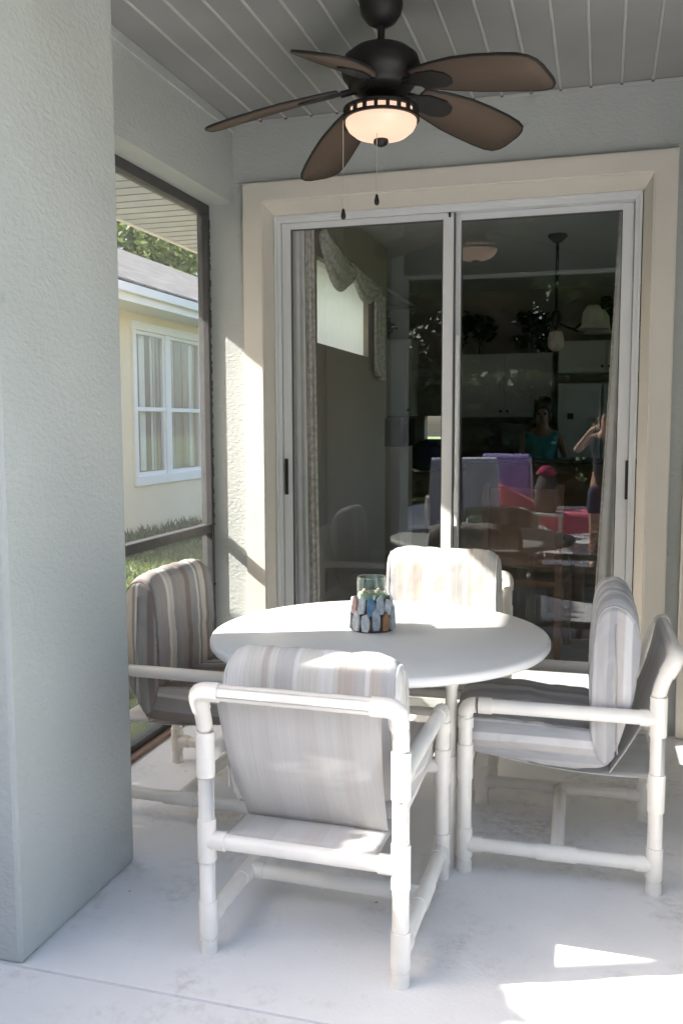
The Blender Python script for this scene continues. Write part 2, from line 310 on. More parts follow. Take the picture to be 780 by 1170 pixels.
# ------------------------------------------------------------------ mesh helpers
class MB:
    def __init__(s): s.bm = bmesh.new(); s.sm = []
    def face(s, vs, smooth=False):
        try:
            f = s.bm.faces.new(vs); f.smooth = smooth; return f
        except ValueError: return None
    def box(s, x0, y0, z0, x1, y1, z1, bev=0.0, mat=None):
        vs = [s.bm.verts.new(v) for v in ((x0, y0, z0), (x1, y0, z0), (x1, y1, z0), (x0, y1, z0), (x0, y0, z1), (x1, y0, z1), (x1, y1, z1), (x0, y1, z1))]
        if mat is not None:
            for v in vs: v.co = mat @ v.co
        fs = [s.face([vs[i] for i in q]) for q in ((3, 2, 1, 0), (4, 5, 6, 7), (0, 1, 5, 4), (1, 2, 6, 5), (2, 3, 7, 6), (3, 0, 4, 7))]
        if bev > 0:
            es = list({e for f in fs for e in f.edges})
            bmesh.ops.bevel(s.bm, geom=es, offset=bev, segments=2, affect='EDGES', profile=0.5)
        return s
    def tube(s, pts, r, seg=14, caps=True, radii=None):
        pts = [Vector(p) for p in pts]; n = len(pts); rings = []
        ref = None
        for i, p in enumerate(pts):
            if i == 0: t = pts[1] - p
            elif i == n - 1: t = p - pts[i - 1]
            else: t = (pts[i + 1] - p).normalized() + (p - pts[i - 1]).normalized()
            t.normalize()
            if ref is None:
                ref = Vector((0, 0, 1)) if abs(t.z) < 0.9 else Vector((1, 0, 0))
            a = t.cross(ref)
            if a.length < 1e-4: a = t.cross(Vector((0, 1, 0)))
            a.normalize(); b = t.cross(a).normalized(); ref = -b if False else ref
            rad = radii[i] if radii else r
            k = 1.0
            if 0 < i < n - 1:
                c = (pts[i + 1] - p).normalized().dot((p - pts[i - 1]).normalized()); k = 1.0
            rings.append([s.bm.verts.new(p + (a * math.cos(2 * PI * j / seg) + b * math.sin(2 * PI * j / seg)) * rad * k) for j in range(seg)])
        for i in range(n - 1):
            for j in range(seg):
                s.face([rings[i][j], rings[i][(j + 1) % seg], rings[i + 1][(j + 1) % seg], rings[i + 1][j]], True)
        if caps:
            for cap in (s.face(list(reversed(rings[0]))), s.face(rings[-1])):
                if cap:
                    for e in cap.edges: e.smooth = False
        return s
    def cyl(s, p0, p1, r, seg=16, r1=None): return s.tube([p0, p1], r, seg, True, [r, r if r1 is None else r1])
    def lathe(s, prof, c=(0, 0, 0), seg=32, smooth=True):
        c = Vector(c); rings = []
        for (r, z) in prof:
            if r < 1e-5: rings.append([s.bm.verts.new(c + Vector((0, 0, z)))])
            else: rings.append([s.bm.verts.new(c + Vector((r * math.cos(2 * PI * j / seg), r * math.sin(2 * PI * j / seg), z))) for j in range(seg)])
        for a, b in zip(rings, rings[1:]):
            for j in range(seg):
                k = (j + 1) % seg
                if len(a) == 1 and len(b) == 1: continue
                if len(a) == 1: s.face([a[0], b[k], b[j]], smooth)
                elif len(b) == 1: s.face([a[j], a[k], b[0]], smooth)
                else: s.face([a[j], a[k], b[k], b[j]], smooth)
        return s
    def prism(s, poly, fn0, fn1, smooth=False):
        """poly: 2D outline; fn0 / fn1 map a 2D point to the two 3D end outlines"""
        a = [s.bm.verts.new(fn0(p)) for p in poly]; b = [s.bm.verts.new(fn1(p)) for p in poly]; n = len(poly)
        s.face(list(reversed(a))); s.face(b)
        for i in range(n): s.face([a[i], a[(i + 1) % n], b[(i + 1) % n], b[i]], smooth)
        return s
    def grid(s, fn, nu, nv, smooth=True):
        g = [[s.bm.verts.new(fn(i / nu, j / nv)) for j in range(nv + 1)] for i in range(nu + 1)]
        for i in range(nu):
            for j in range(nv): s.face([g[i][j], g[i + 1][j], g[i + 1][j + 1], g[i][j + 1]], smooth)
        return g
    def sheet(s, fn, nu, nv, t):
        """a cloth-like sheet of real thickness t: fn(u,v) -> point; offset along its own normal"""
        e = 1e-3
        def nrm(u, v):
            a = fn(min(u + e, 1), v) - fn(max(u - e, 0), v); b = fn(u, min(v + e, 1)) - fn(u, max(v - e, 0))
            c = a.cross(b); return c.normalized() if c.length > 1e-12 else Vector((0, 0, 1))
        A = s.grid(lambda u, v: fn(u, v), nu, nv); B = s.grid(lambda u, v: fn(u, v) - nrm(u, v) * t, nu, nv)
        for i in range(nu):
            s.face([A[i][0], A[i + 1][0], B[i + 1][0], B[i][0]]); s.face([A[i + 1][nv], A[i][nv], B[i][nv], B[i + 1][nv]])
        for j in range(nv):
            s.face([A[0][j + 1], A[0][j], B[0][j], B[0][j + 1]]); s.face([A[nu][j], A[nu][j + 1], B[nu][j + 1], B[nu][j]])
        return s
    def build(s, name, mat, parent=None, recalc=True):
        if recalc: bmesh.ops.recalc_face_normals(s.bm, faces=s.bm.faces[:])
        me = bpy.data.meshes.new(name); s.bm.to_mesh(me); s.bm.free()
        me.materials.append(M[mat])
        o = bpy.data.objects.new(name, me); COL.objects.link(o)
        if parent: o.parent = parent
        return o
def tag(o, label=None, cat=None, group=None, kind=None):
    if label: o['label'] = label
    if cat: o['category'] = cat
    if group: o['group'] = group
    if kind: o['kind'] = kind
    return o
def empty(name, loc=(0, 0, 0), rz=0.0):
    o = bpy.data.objects.new(name, None); COL.objects.link(o); o.location = loc; o.rotation_euler = (0, 0, rz); o.empty_display_size = 0.1
    return o
def copy_tree(o, parent=None):
    c = o.copy(); COL.objects.link(c)
    if parent: c.parent = parent
    for ch in list(o.children): copy_tree(ch, c)
    return c

# ------------------------------------------------------------------ key dimensions (metres, from the photograph's perspective)
YW = 4.383            # face of the rear stucco wall
YG = 4.49             # plane of the door glass
XS = -1.84            # inner face of the side header beam
ZC = 2.98             # porch ceiling
ZB = 2.585            # underside of the header beam

# ------------------------------------------------------------------ ground
g = MB(); g.box(-120, -120, -0.5, 120, 120, -0.12); tag(g.build('lawn', 'grass'), kind='structure')
g = MB(); g.box(-2.03, 1.985, -0.11, 5.0, YW - 0.001, 0.0); tag(g.build('patio_floor', 'floor_paint'), kind='structure')
g = MB(); g.box(-3.3, -7.5, -0.11, 7.0, 1.979, -0.003); tag(g.build('pool_deck', 'deck_paint'), kind='structure')
g = MB(); g.box(-3.3, 1.979, -0.11, 5.0, 1.985, -0.007); tag(g.build('slab_joint', 'joint_paint'), kind='structure')
# grass blades in the side yard and at the foot of the neighbour's wall
gr = bmesh.new()
def blade(x, y, h):
    a = random.uniform(0, PI); w = 0.012 + h * 0.05; dx, dy = math.cos(a) * w, math.sin(a) * w; lx, ly = random.gauss(0, h * .4), random.gauss(0, h * .4)
    v = [gr.verts.new(p) for p in ((x - dx, y - dy, -0.12), (x + dx, y + dy, -0.12), (x + lx, y + ly, -0.12 + h))]
    gr.faces.new(v)
for _ in range(15000):
    blade(random.uniform(-6.3, -2.4), random.uniform(4.0, 15.5), random.uniform(0.04, 0.10))
for _ in range(1100):
    y = random.uniform(9.5, 16)
    if mnoise.noise(Vector((y * 1.3, 0, 3))) > -0.15:
        blade(-6.33 + abs(random.gauss(0, 0.14)), y, random.uniform(0.06, 0.20))
me = bpy.data.meshes.new('grass_blades'); gr.to_mesh(me); gr.free(); me.materials.append(M['leaf_grass'])
o = bpy.data.objects.new('grass_blades', me); COL.objects.link(o)
tag(o, 'green grass and weeds in the side yard seen through the screen', 'grass', kind='stuff')

# ------------------------------------------------------------------ rear house wall with the door opening
hw = empty('stucco_wall', (0, YW, 0)); tag(hw, 'grey green stucco rear wall around the sliding glass door', 'wall')
OX0, OX1, OZ1 = -1.700, 0.220, 2.600
t = 0.24
w = MB()
w.box(-2.03, 0, -0.1, OX0, t, 3.0)
w.box(OX1, 0, -0.1, 6.0, t, 3.0)
w.box(OX0, 0, OZ1, OX1, t, 3.0)
w.box(OX0, 0.03, -0.1, OX1, t, 0.07)
w.build('wall', 'stucco_grey', hw)
# raised band round the door: flat face with a splayed reveal back to the frame
def band(x_o, x_i, x_f, z0, z1):  # vertical leg profile
    return [(x_o, 0.0), (x_o, -0.038), (x_i, -0.038), (x_f, YG - YW - 0.012), (x_f, 0.10)]
def miter(side):
    # outer / inner / frame-line corners
    pass
xoL, xiL, xfL = -1.776, -1.668, -1.656
xoR, xiR, xfR = 0.291, 0.190, 0.152
zoT, ziT, zfT = 2.672, 2.574, 2.532
yF, yB = -0.038, YG - YW - 0.014
tm = MB(); bm = tm.bm
def V(x, y, z): return bm.verts.new((x, y, z))
z0 = 0.0
front = [V(xoL, yF, z0), V(xoL, yF, zoT), V(xoR, yF, zoT), V(xoR, yF, z0)]
inner = [V(xiL, yF, z0), V(xiL, yF, ziT), V(xiR, yF, ziT), V(xiR, yF, z0)]
rev = [V(xfL, yB, z0), V(xfL, yB, zfT), V(xfR, yB, zfT), V(xfR, yB, z0)]
back = [V(xoL, 0, z0), V(xoL, 0, zoT), V(xoR, 0, zoT), V(xoR, 0, z0)]
for a, b in ((front, inner), (inner, rev), (back, front)):
    for i in range(3): tm.face([a[i], a[i + 1], b[i + 1], b[i]])
bmesh.ops.bevel(bm, geom=[e for e in bm.edges if (e.verts[0] in front + inner and e.verts[1] in front + inner and len(e.link_faces) == 2)], offset=0.006, segments=2, affect='EDGES')
tm.build('door_trim', 'trim_cream', hw)
ct = MB(); ct.box(0.351, -0.05, 0.006, 0.62, 0.0, 2.75, 0.006); ct.build('corner_trim', 'trim_cream', hw)

w = MB(); w.box(0.95, 2.25, 0.0, 1.15, YW - 0.002, ZC - 0.001); tag(w.build('side_wall', 'stucco_grey'), 'grey stucco wall closing the right side of the patio', 'wall')
# ------------------------------------------------------------------ corner pillar, side header beam
p = MB(); p.box(-2.03, 1.985, 0.0, -1.484, 2.604, ZC + 0.02, 0.012)
tag(p.build('stucco_pillar', 'stucco_grey'), 'thick grey stucco corner pillar at the left of the patio', 'pillar')
hb = MB(); hb.box(-2.03, 2.606, ZB, XS, YW - 0.001, ZC - 0.001)
hb.box(XS, 2.606, ZC - 0.045, XS + 0.012, YW - 0.001, ZC - 0.003)
tag(hb.build('header_beam', 'stucco_grey'), 'grey stucco header beam above the side screen', 'beam')
hb = MB(); hb.box(-1.483, 1.985, ZB, 5.0, 2.185, ZC - 0.001)
tag(hb.build('header_beam', 'stucco_grey'), 'long stucco header beam over the open front of the patio', 'beam')

# ------------------------------------------------------------------ porch ceiling of narrow boards with raised beads
cl = empty('porch_ceiling', (0, 0, ZC)); tag(cl, kind='structure')
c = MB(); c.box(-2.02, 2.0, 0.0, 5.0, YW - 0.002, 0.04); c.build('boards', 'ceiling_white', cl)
bd = MB()
sp = 0.1323; xs = []
x = -0.0915 - 14 * sp
while x < 4.9:
    if x > XS + 0.03: xs.append(x)
    x += sp
for x in xs: bd.tube([(x, 2.19, -0.001), (x, YW - 0.012, -0.001)], 0.0062, 8)
bd.build('board_beads', 'seam_bead', cl)
cv = MB()
cv.box(XS + 0.014, YW - 0.012, -0.016, 5.0, YW - 0.003, -0.002)
cv.build('edge_strip', 'seam_bead', cl)
gp = MB()
for x in xs: gp.box(x - 0.006, YW - 0.022, -0.011, x + 0.006, YW - 0.0125, -0.0015)
gp.build('joint_gap', 'groove', cl)

# ------------------------------------------------------------------ eaves outside: soffit, fascia, roof over the porch
ev = empty('porch_roof', (0, 0, 0)); tag(ev, 'low roof with boarded soffit and white fascia over the patio', 'roof')
s_ = MB(); s_.box(-2.92, 1.16, 2.745, -2.032, 12.0, 2.78)
s_.box(-2.03, 1.16, 2.745, 5.0, 1.983, 2.78)
s_.build('soffit', 'soffit_paint', ev)
sg = MB(); y = 1.4
while y < 11.9:
    sg.box(-2.915, y, 2.741, -2.036, y + 0.008, 2.7445); y += 0.135
sg.build('soffit_joint', 'soffit_gap', ev)
f_ = MB(); f_.box(-2.945, 1.128, 2.736, -2.922, 12.0, 2.93); f_.box(-2.92, 1.128, 2.736, 5.0, 1.158, 2.93)
f_.build('fascia', 'house_white', ev)
rf = MB()
ro = [(-3.0, 1.07, 2.931), (5.0, 1.07, 2.931), (5.0, 12, 2.931), (-3.0, 12, 2.931)]; ri = [(1.0, 5.07, 4.73), (5.0, 5.07, 4.73), (5.0, 8.0, 4.73), (1.0, 8.0, 4.73)]
up_o = [rf.bm.verts.new((a, b, c + 0.05)) for a, b, c in ro]; up_i = [rf.bm.verts.new((a, b, c + 0.05)) for a, b, c in ri]
dn_o = [rf.bm.verts.new(q) for q in ro]; dn_i = [rf.bm.verts.new(q) for q in ri]
for k in range(4):
    n = (k + 1) % 4
    rf.face([up_o[k], up_o[n], up_i[n], up_i[k]]); rf.face([dn_o[n], dn_o[k], dn_i[k], dn_i[n]]); rf.face([dn_o[k], dn_o[n], up_o[n], up_o[k]])
rf.face(up_i); rf.face(list(reversed(dn_i)))
rf.build('roof', 'shingles', ev)
# front pool-cage beam and post that leave the thin shadow bands on the floor
cg = empty('pool_cage', (0, 0, 0)); tag(cg, 'bronze pool cage framing beside the patio roof', 'cage')
q = MB(); q.box(-6.5, 1.13, 2.735, -2.95, 1.18, 3.02); q.build('cage_beam', 'bronze', cg)
q = MB(); q.box(-3.292, 1.112, -0.12, -3.248, 1.152, 2.734); q.build('cage_post', 'bronze', cg)
q = MB(); q.box(-6.50, 1.132, -0.12, -6.45, 1.172, 2.734); q.build('cage_post', 'bronze', cg)

# ------------------------------------------------------------------ side screen
sf = empty('screen_wall', (-2.0, YW, 0)); tag(sf, 'dark bronze framed insect screen between the pillar and the house', 'screen')
def L2(mb, x0, y0, z0, x1, y1, z1, bev=0.002): return mb.box(x0 + 2.0, y0 - YW, z0, x1 + 2.0, y1 - YW, z1, bev)
L2(MB(), -2.03, 4.352, 0.046, -1.972, YW - 0.002, ZB - 0.05).build('post', 'bronze', sf)
L2(MB(), -2.03, 2.607, 0.046, -1.972, 2.640, ZB - 0.05).build('post', 'bronze', sf)
L2(MB(), -2.03, 2.607, ZB - 0.049, -1.972, YW - 0.002, ZB - 0.001).build('head_rail', 'bronze', sf)
L2(MB(), -2.03, 2.641, 0.895, -1.975, 4.351, 0.942).build('mid_rail', 'bronze', sf)
L2(MB(), -2.03, 2.607, 0.002, -1.972, YW - 0.002, 0.045).build('bottom_rail', 'bronze', sf)
for za, zb in ((0.046, 0.894), (0.943, ZB - 0.05)):
    L2(MB(), -2.004, 2.641, za, -2.0025, 4.351, zb, 0).build('screen_mesh', 'insect_screen', sf)
sc_ = MB()
for z in (0.62, 1.30, 2.05): sc_.cyl((0.034 - 0.0065, -0.012, z), (0.0345, -0.012, z), 0.006, 10)
sc_.build('screw', 'screw', sf)
mo = MB()
for i in range(90):
    y = random.uniform(-0.02, -1.75)
for i in range(70):
    z = random.uniform(0.9, 2.5); mo.box(0.026, -0.0035, z, 0.0285 + random.uniform(0.0005, 0.0035), -0.0003, z + random.uniform(0.004, 0.03))
mo.build('caulk', 'bronze', sf)
sb = MB(); sb.box(-1.968, 2.61, 0.0005, -1.93, YW - 0.003, 0.018); tag(sb.build('sill_strip', 'sand_wood'), 'weathered brown wood strip along the foot of the side screen', 'strip')

# ------------------------------------------------------------------ sliding glass door
sd = empty('sliding_door', (-0.75, YG, 0)); tag(sd, 'white framed two panel sliding glass door with curtains behind it', 'door')
def D(mb, x0, y0, z0, x1, y1, z1, bev=0.0): return mb.box(x0 + 0.75, y0, z0, x1 + 0.75, y1, z1, bev)
FX0, FX1, FZ0, FZ1 = -1.653, 0.1475, 0.075, 2.530
fr = MB()
D(fr, FX0, -0.02, FZ0, FX0 + 0.012, 0.10, FZ1); D(fr, FX0 + 0.012, 0.0, FZ0, FX0 + 0.030, 0.10, FZ1)
D(fr, FX1 - 0.012, -0.02, FZ0, FX1, 0.10, FZ1); D(fr, FX1 - 0.030, 0.0, FZ0, FX1 - 0.012, 0.10, FZ1)
D(fr, FX0 + 0.012, -0.018, FZ1 - 0.014, FX1 - 0.012, 0.10, FZ1); D(fr, FX0 + 0.03, -0.003, FZ1 - 0.034, FX1 - 0.03, 0.10, FZ1 - 0.014)
fr.build('door_frame', 'frame_white', sd)
th_ = MB(); D(th_, FX0, -0.075, 0.0705, FX1, 0.10, 0.118, 0.004); D(th_, FX0 + .03, -0.045, 0.118, FX1 - .03, -0.030, 0.140); D(th_, FX0 + .03, 0.0, 0.118, FX1 - .03, 0.012, 0.145)
th_.build('threshold', 'frame_white', sd)
def panel(x0, x1, y, stL, stR, nm):
    """stiles, rails, pane"""
    z0, z1 = 0.1455, FZ1 - 0.036
    pn = MB()
    D(pn, x0, y, z0, x0 + stL, y + 0.032, z1, 0.003); D(pn, x1 - stR, y, z0, x1, y + 0.032, z1, 0.003)
    D(pn, x0 + stL, y + 0.001, z1 - 0.030, x1 - stR, y + 0.031, z1); D(pn, x0 + stL, y + 0.001, z0, x1 - stR, y + 0.031, z0 + 0.082)
    po = pn.build('door_panel', 'frame_white', sd)
    gk = MB()
    for (a, b2) in ((x0 + stL, x0 + stL + 0.005), (x1 - stR - 0.005, x1 - stR)):
        D(gk, a, y + 0.008, z0 + 0.082, b2, y + 0.024, z1 - 0.03)
    D(gk, x0 + stL + .005, y + 0.008, z1 - 0.035, x1 - stR - .005, y + 0.024, z1 - 0.03)
    gk.build('gasket', 'frame_gap', po)
    gl = MB(); D(gl, x0 + stL + 0.002, y + 0.013, z0 + 0.080, x1 - stR - 0.002, y + 0.017, z1 - 0.028); gl.build('glass_pane', 'door_glass', po)
    return po, z0, z1
p1, z0, z1 = panel(FX0 + 0.033, -0.728, 0.008, 0.046, 0.052, 'left')
h = MB(); D(h, -1.612, -0.003, 1.095, -1.594, 0.0075, 1.285, 0.002); h.build('handle', 'handle_black', p1)
p2, z0, z1 = panel(-0.745, FX1 - 0.033, 0.050, 0.047, 0.052, 'right')
h = MB(); D(h, 0.104, 0.038, 1.100, 0.122, 0.0495, 1.288, 0.002); h.build('handle', 'handle_black', p2)
h = MB(); D(h, -0.712, -0.006, 0.95, -0.694, 0.0075, 1.90, 0.004); D(h, -0.714, -0.012, 1.02, -0.692, -0.0065, 1.13, 0.002); h.build('pull_bar', 'frame_white', p1)
h = MB(); D(h, -0.7275, 0.010, z0, -0.7215, 0.040, z1); h.build('interlock_gap', 'frame_gap', p1)
h = MB(); D(h, -0.752, 0.0, FZ1 - 0.058, -0.742, 0.0075, FZ1 - 0.036); h.build('roller_stop', 'handle_black', p1)

# ------------------------------------------------------------------ ceiling fan with lamp
FX, FY = -0.80, 3.29
fan = empty('ceiling_fan', (FX, FY, ZC)); tag(fan, 'dark bronze ceiling fan with five brown blades and a lit bowl lamp', 'ceiling fan')
def zz(z): return z - ZC
a = MB(); a.lathe([(0.0, zz(2.978)), (0.076, zz(2.978)), (0.078, zz(2.955)), (0.072, zz(2.925)), (0.052, zz(2.898)), (0.028, zz(2.884)), (0.0, zz(2.882))]); a.build('canopy', 'fan_iron', fan)
a = MB(); a.cyl((0, 0, zz(2.90)), (0, 0, zz(2.80)), 0.0135, 14); a.lathe([(0.0135, zz(2.835)), (0.022, zz(2.822)), (0.036, zz(2.812)), (0.0, zz(2.805))], seg=20); a.build('downrod', 'fan_iron', fan)
a = MB(); a.lathe([(0.0, zz(2.812)), (0.050, zz(2.811)), (0.100, zz(2.800)), (0.132, zz(2.775)), (0.143, zz(2.742)), (0.143, zz(2.722)), (0.136, zz(2.704)), (0.118, zz(2.688)), (0.120, zz(2.676)), (0.104, zz(2.662)), (0.070, zz(2.652)), (0.0, zz(2.650))], seg=40); a.build('motor_housing', 'fan_iron', fan)
a = MB(); a.lathe([(0.0, zz(2.655)), (0.062, zz(2.655)), (0.064, zz(2.612)), (0.085, zz(2.606)), (0.12, zz(2.602)), (0.134, zz(2.597)), (0.0, zz(2.596))], seg=36); a.build('switch_cup', 'fan_iron', fan)
# lamp ring: two hoops and short bars, the glass shows through the slots
a = MB(); 
def hoop(mb, r0, r1, z0, z1): mb.lathe([(r0, zz(z0)), (r1, zz(z0)), (r1, zz(z1)), (r0, zz(z1)), (r0, zz(z0))], seg=48, smooth=False)
hoop(a, 0.124, 0.137, 2.586, 2.597); hoop(a, 0.126, 0.139, 2.556, 2.566)
for k in range(20):
    th = 2 * PI * k / 20 + 0.1
    a.box(0.126, -0.006, zz(2.565), 0.137, 0.006, zz(2.587), 0, Matrix.Rotation(th, 4, 'Z'))
a.build('lamp_ring', 'fan_iron', fan)
a = MB(); a.lathe([(0.1235, zz(2.594)), (0.1245, zz(2.566)), (0.129, zz(2.555)), (0.128, zz(2.543)), (0.118, zz(2.524)), (0.094, zz(2.505)), (0.058, zz(2.493)), (0.0, zz(2.489))], seg=48); a.build('lamp_bowl', 'lamp_glow', fan)
a = MB(); a.lathe([(0.0, zz(2.492)), (0.026, zz(2.491)), (0.028, zz(2.481)), (0.022, zz(2.473)), (0.010, zz(2.467)), (0.0, zz(2.466))], seg=20); a.build('finial', 'fan_iron', fan)
def blade_outline(L0, L1, w):
    pts = []
    prof = [(0.0, .50), (0.06, .60), (0.2, .78), (0.4, .95), (0.58, 1.0), (0.76, 1.0), (0.88, .96), (0.95, .84), (0.985, .62), (1.0, .34)]
    up = [(L0 + (L1 - L0) * s, w * k) for s, k in prof]
    return up + [(x, -y) for x, y in reversed(up)]
BZ = zz(2.672)
for k in range(5):
    ang = R((-26, 47, 129, 187, 260.5)[k])
    tip = [0.60, 0.62, 0.72, 0.66, 0.66][k]
    Mx = Matrix.Rotation(ang, 4, 'Z') @ Matrix.Translation((0.10, 0, BZ)) @ Matrix.Rotation(R((9, 8, 14, 9, 7)[k]), 4, 'Y') @ Matrix.Rotation(R(-15), 4, 'X')
    L0, L1 = 0.06, (0.59, 0.52, 0.565, 0.56, 0.43)[k]
    ol = blade_outline(L0, L1, 0.104)
    b = MB()
    def crv(pnt, dz):   # slight droop towards the tip
        x, y = pnt; return Mx @ Vector((x, y, dz - 0.10 * max(0, x - L0) ** 2))
    n_ = len(ol)
    up = [b.bm.verts.new(crv(p_, 0.004)) for p_ in ol]; dn = [b.bm.verts.new(crv(p_, -0.004)) for p_ in ol]
    half = n_ // 2
    for i in range(half - 1):
        j0, j1 = n_ - 1 - i, n_ - 2 - i
        b.face([up[i], up[i + 1], up[j1], up[j0]], True); b.face([dn[i + 1], dn[i], dn[j0], dn[j1]], True)
    for i in range(n_): b.face([up[i], up[(i + 1) % n_], dn[(i + 1) % n_], dn[i]])
    bo = b.build('blade', 'blade_weave', fan)
    rim = MB(); rim.tube([crv(p_, 0) for p_ in ol + [ol[0]]], 0.0052, 8); rim.build('blade_rim', 'fan_iron', bo)
    ir = MB()
    iro = [(0.0, .018), (0.05, .024), (0.09, .046), (0.16, .050), (0.20, .030), (0.21, .008)]
    iro = iro + [(x, -y) for x, y in reversed(iro)]
    ir.prism(iro, lambda q_: crv(q_, -0.0105), lambda q_: crv(q_, -0.0042))
    ir.tube([Matrix.Rotation(ang, 4, 'Z') @ Vector((0.085, 0, zz(2.668))), crv((0.0, 0), -0.006), crv((0.05, 0), -0.008)], 0.012, 10)
    ir.build('blade_iron', 'fan_iron', bo)
for (dx, dy, zt, zb_) in ((-0.130, -0.045, 2.558, 2.225), (0.0, -0.064, 2.61, 2.262)):
    ch = MB(); ch.cyl((dx, dy, zz(zb_ + .02)), (dx, dy, zz(zt)), 0.0014, 6); co = ch.build('pull_chain', 'lamp_cream', fan)
    bb = MB(); bb.lathe([(0.0, zz(zb_ + .022)), (0.004, zz(zb_ + .02)), (0.009, zz(zb_)), (0.0095, zz(zb_ - .008)), (0.006, zz(zb_ - .016)), (0.0, zz(zb_ - .018))], (dx, dy, 0), 14); bb.build('chain_bob', 'fan_iron', co)

# ------------------------------------------------------------------ round table
TX, TY, TZ, TR = -0.758, 3.094, 0.72, 0.602
tb = empty('round_table', (TX, TY, 0)); tag(tb, 'round white patio table with pipe legs in the middle of the chairs', 'table')
a = MB(); a.lathe([(0, TZ), (TR - 0.012, TZ), (TR - 0.004, TZ - 0.003), (TR, TZ - 0.010), (TR, TZ - 0.024), (TR - 0.006, TZ - 0.032), (TR - 0.02, TZ - 0.034), (0, TZ - 0.034)], seg=96); a.build('tabletop', 'tabletop', tb)
corners = [(0.30, -0.232), (0.30, 0.34), (-0.30, 0.34), (-0.30, -0.232)]
for (x, y) in corners:
    lg = MB(); lg.cyl((x, y, 0.0), (x, y, 0.64), 0.0195); lg.cyl((x, y, 0.0), (x, y, 0.04), 0.0235); lg.cyl((x, y, 0.28), (x, y, 0.38), 0.0235)
    lg.lathe([(0.0195, 0.60), (0.026, 0.63), (0.036, 0.665), (0.040, 0.685), (0.0, 0.685)], (x, y, 0), 18)
    lg.build('leg', 'pipe_white', tb)
for i in range(4):
    (x0, y0), (x1, y1) = corners[i], corners[(i + 1) % 4]
    ap = MB(); d = Vector((x1 - x0, y1 - y0, 0)).normalized() * 0.02
    ap.cyl((x0 + d.x, y0 + d.y, 0.33), (x1 - d.x, y1 - d.y, 0.33), 0.017); ap.build('stretcher', 'pipe_white', tb)

# ------------------------------------------------------------------ pipe armchairs with striped cushions
CW, CD, PR, FRr = 0.547, 0.59, 0.0225, 0.0262
def arc(p0, pc, p1, n=6):
    p0, pc, p1 = Vector(p0), Vector(pc), Vector(p1)
    return [(1 - t) ** 2 * p0 + 2 * t * (1 - t) * pc + t * t * p1 for t in [i / n for i in range(n + 1)]]
def pad(outline, W, nm, mat, root, seed, tuft=0.008, bulge=0.006, corner=None):
    wr = 0.5 if corner else 1.0
    """outline: closed list of (y,z). Box cushion extruded across X with soft ends, creases and piping"""
    n = len(outline); cy = sum(p[0] for p in outline) / n; cz = sum(p[1] for p in outline) / n
    b = MB(); st_ = [(-1, .90), (-.985, .955), (-.955, .99), (-.90, 1.0)] + [(-.9 + 1.8 * i / 30, 1.0) for i in range(1, 30)] + [(.90, 1.0), (.955, .99), (.985, .955), (1, .90)]
    rings = []
    for u, s_ in st_:
        ring = []
        for i, (y, z) in enumerate(outline):
            dv = Vector((0, y - cy, z - cz)); L_ = dv.length; dn = dv / L_
            x = u * W / 2
            k = mnoise.noise(Vector((x * 7 + seed * 9, y * 9, z * 9))) * 0.010 * (.6 if corner else 1) + mnoise.noise(Vector((x * 16 + seed, y * 30, z * 30))) * 0.006 * wr
            k -= 0.007 * wr * max(0, 1 - abs(mnoise.noise(Vector((x * 9 + seed * 3, y * 13 + 5, z * 13)))) * 6)
            k += -tuft * (math.cos(u * PI * 2.5) ** 8)
            k += bulge * (1 - u * u)
            if corner:
                cq = max(0, (abs(u) - .72) / .28) ** 2.2; hq = min(1, max(0, (z - corner + .16) / .16)); dv = Vector((0, dv.y * (1 - .18 * cq * hq), dv.z - .036 * cq * hq))
            ring.append(b.bm.verts.new(Vector((x, cy, cz)) + dv * (1 - (1 - s_) * min(1, 0.055 / L_) * 1.0) + dn * k * (1 if abs(u) < .97 else .5)))
        rings.append(ring)
    for a_, c_ in zip(rings, rings[1:]):
        for i in range(n): b.face([a_[i], a_[(i + 1) % n], c_[(i + 1) % n], c_[i]], True)
    for ring, sg_ in ((rings[0], -1), (rings[-1], 1)):
        inner_ = [b.bm.verts.new(v_.co.lerp(Vector((v_.co.x + sg_ * 0.010, cy, cz)), 0.55)) for v_ in ring]
        for i in range(n): b.face([ring[i], ring[(i + 1) % n], inner_[(i + 1) % n], inner_[i]], True)
        cc = b.bm.verts.new((ring[0].co.x + sg_ * 0.014, cy, cz))
        for i in range(n): b.face([inner_[i], inner_[(i + 1) % n], cc], True)
    pts = [[v_.co.copy() for v_ in rings[2]], [v_.co.copy() for v_ in rings[-3]]]
    o = b.build(nm, mat, root)
    if corner:
        for sg_ in (-1, 1):
            sm = MB(); sm.tube([(sg_ * (W / 2 + 0.0125 - .008 * abs(k / 8 - .5) * 2), -0.165 - .012 * (1 - k / 8), 0.43 + (corner - .08 - .43) * k / 8) for k in range(9)], 0.0022, 6); sm.build('side_seam', 'seam_grey' if mat.startswith('stripe_grey') else mat, o)
    for ring in pts:
        pp = MB(); pp.tube([q_ for q_ in ring] + [ring[0]], 0.0035, 6, False)
        pp.build('piping', 'seam_grey' if mat.startswith('stripe_grey') else mat, o)
    return o
def rounded(pts, k=5):
    """smooth closed outline through a control polygon (Chaikin)"""
    for _ in range(3):
        out = []
        for i in range(len(pts)):
            a_, b_2 = pts[i], pts[(i + 1) % len(pts)]
            out += [(a_[0] * .75 + b_2[0] * .25, a_[1] * .75 + b_2[1] * .25), (a_[0] * .25 + b_2[0] * .75, a_[1] * .25 + b_2[1] * .75)]
        pts = out
    return pts
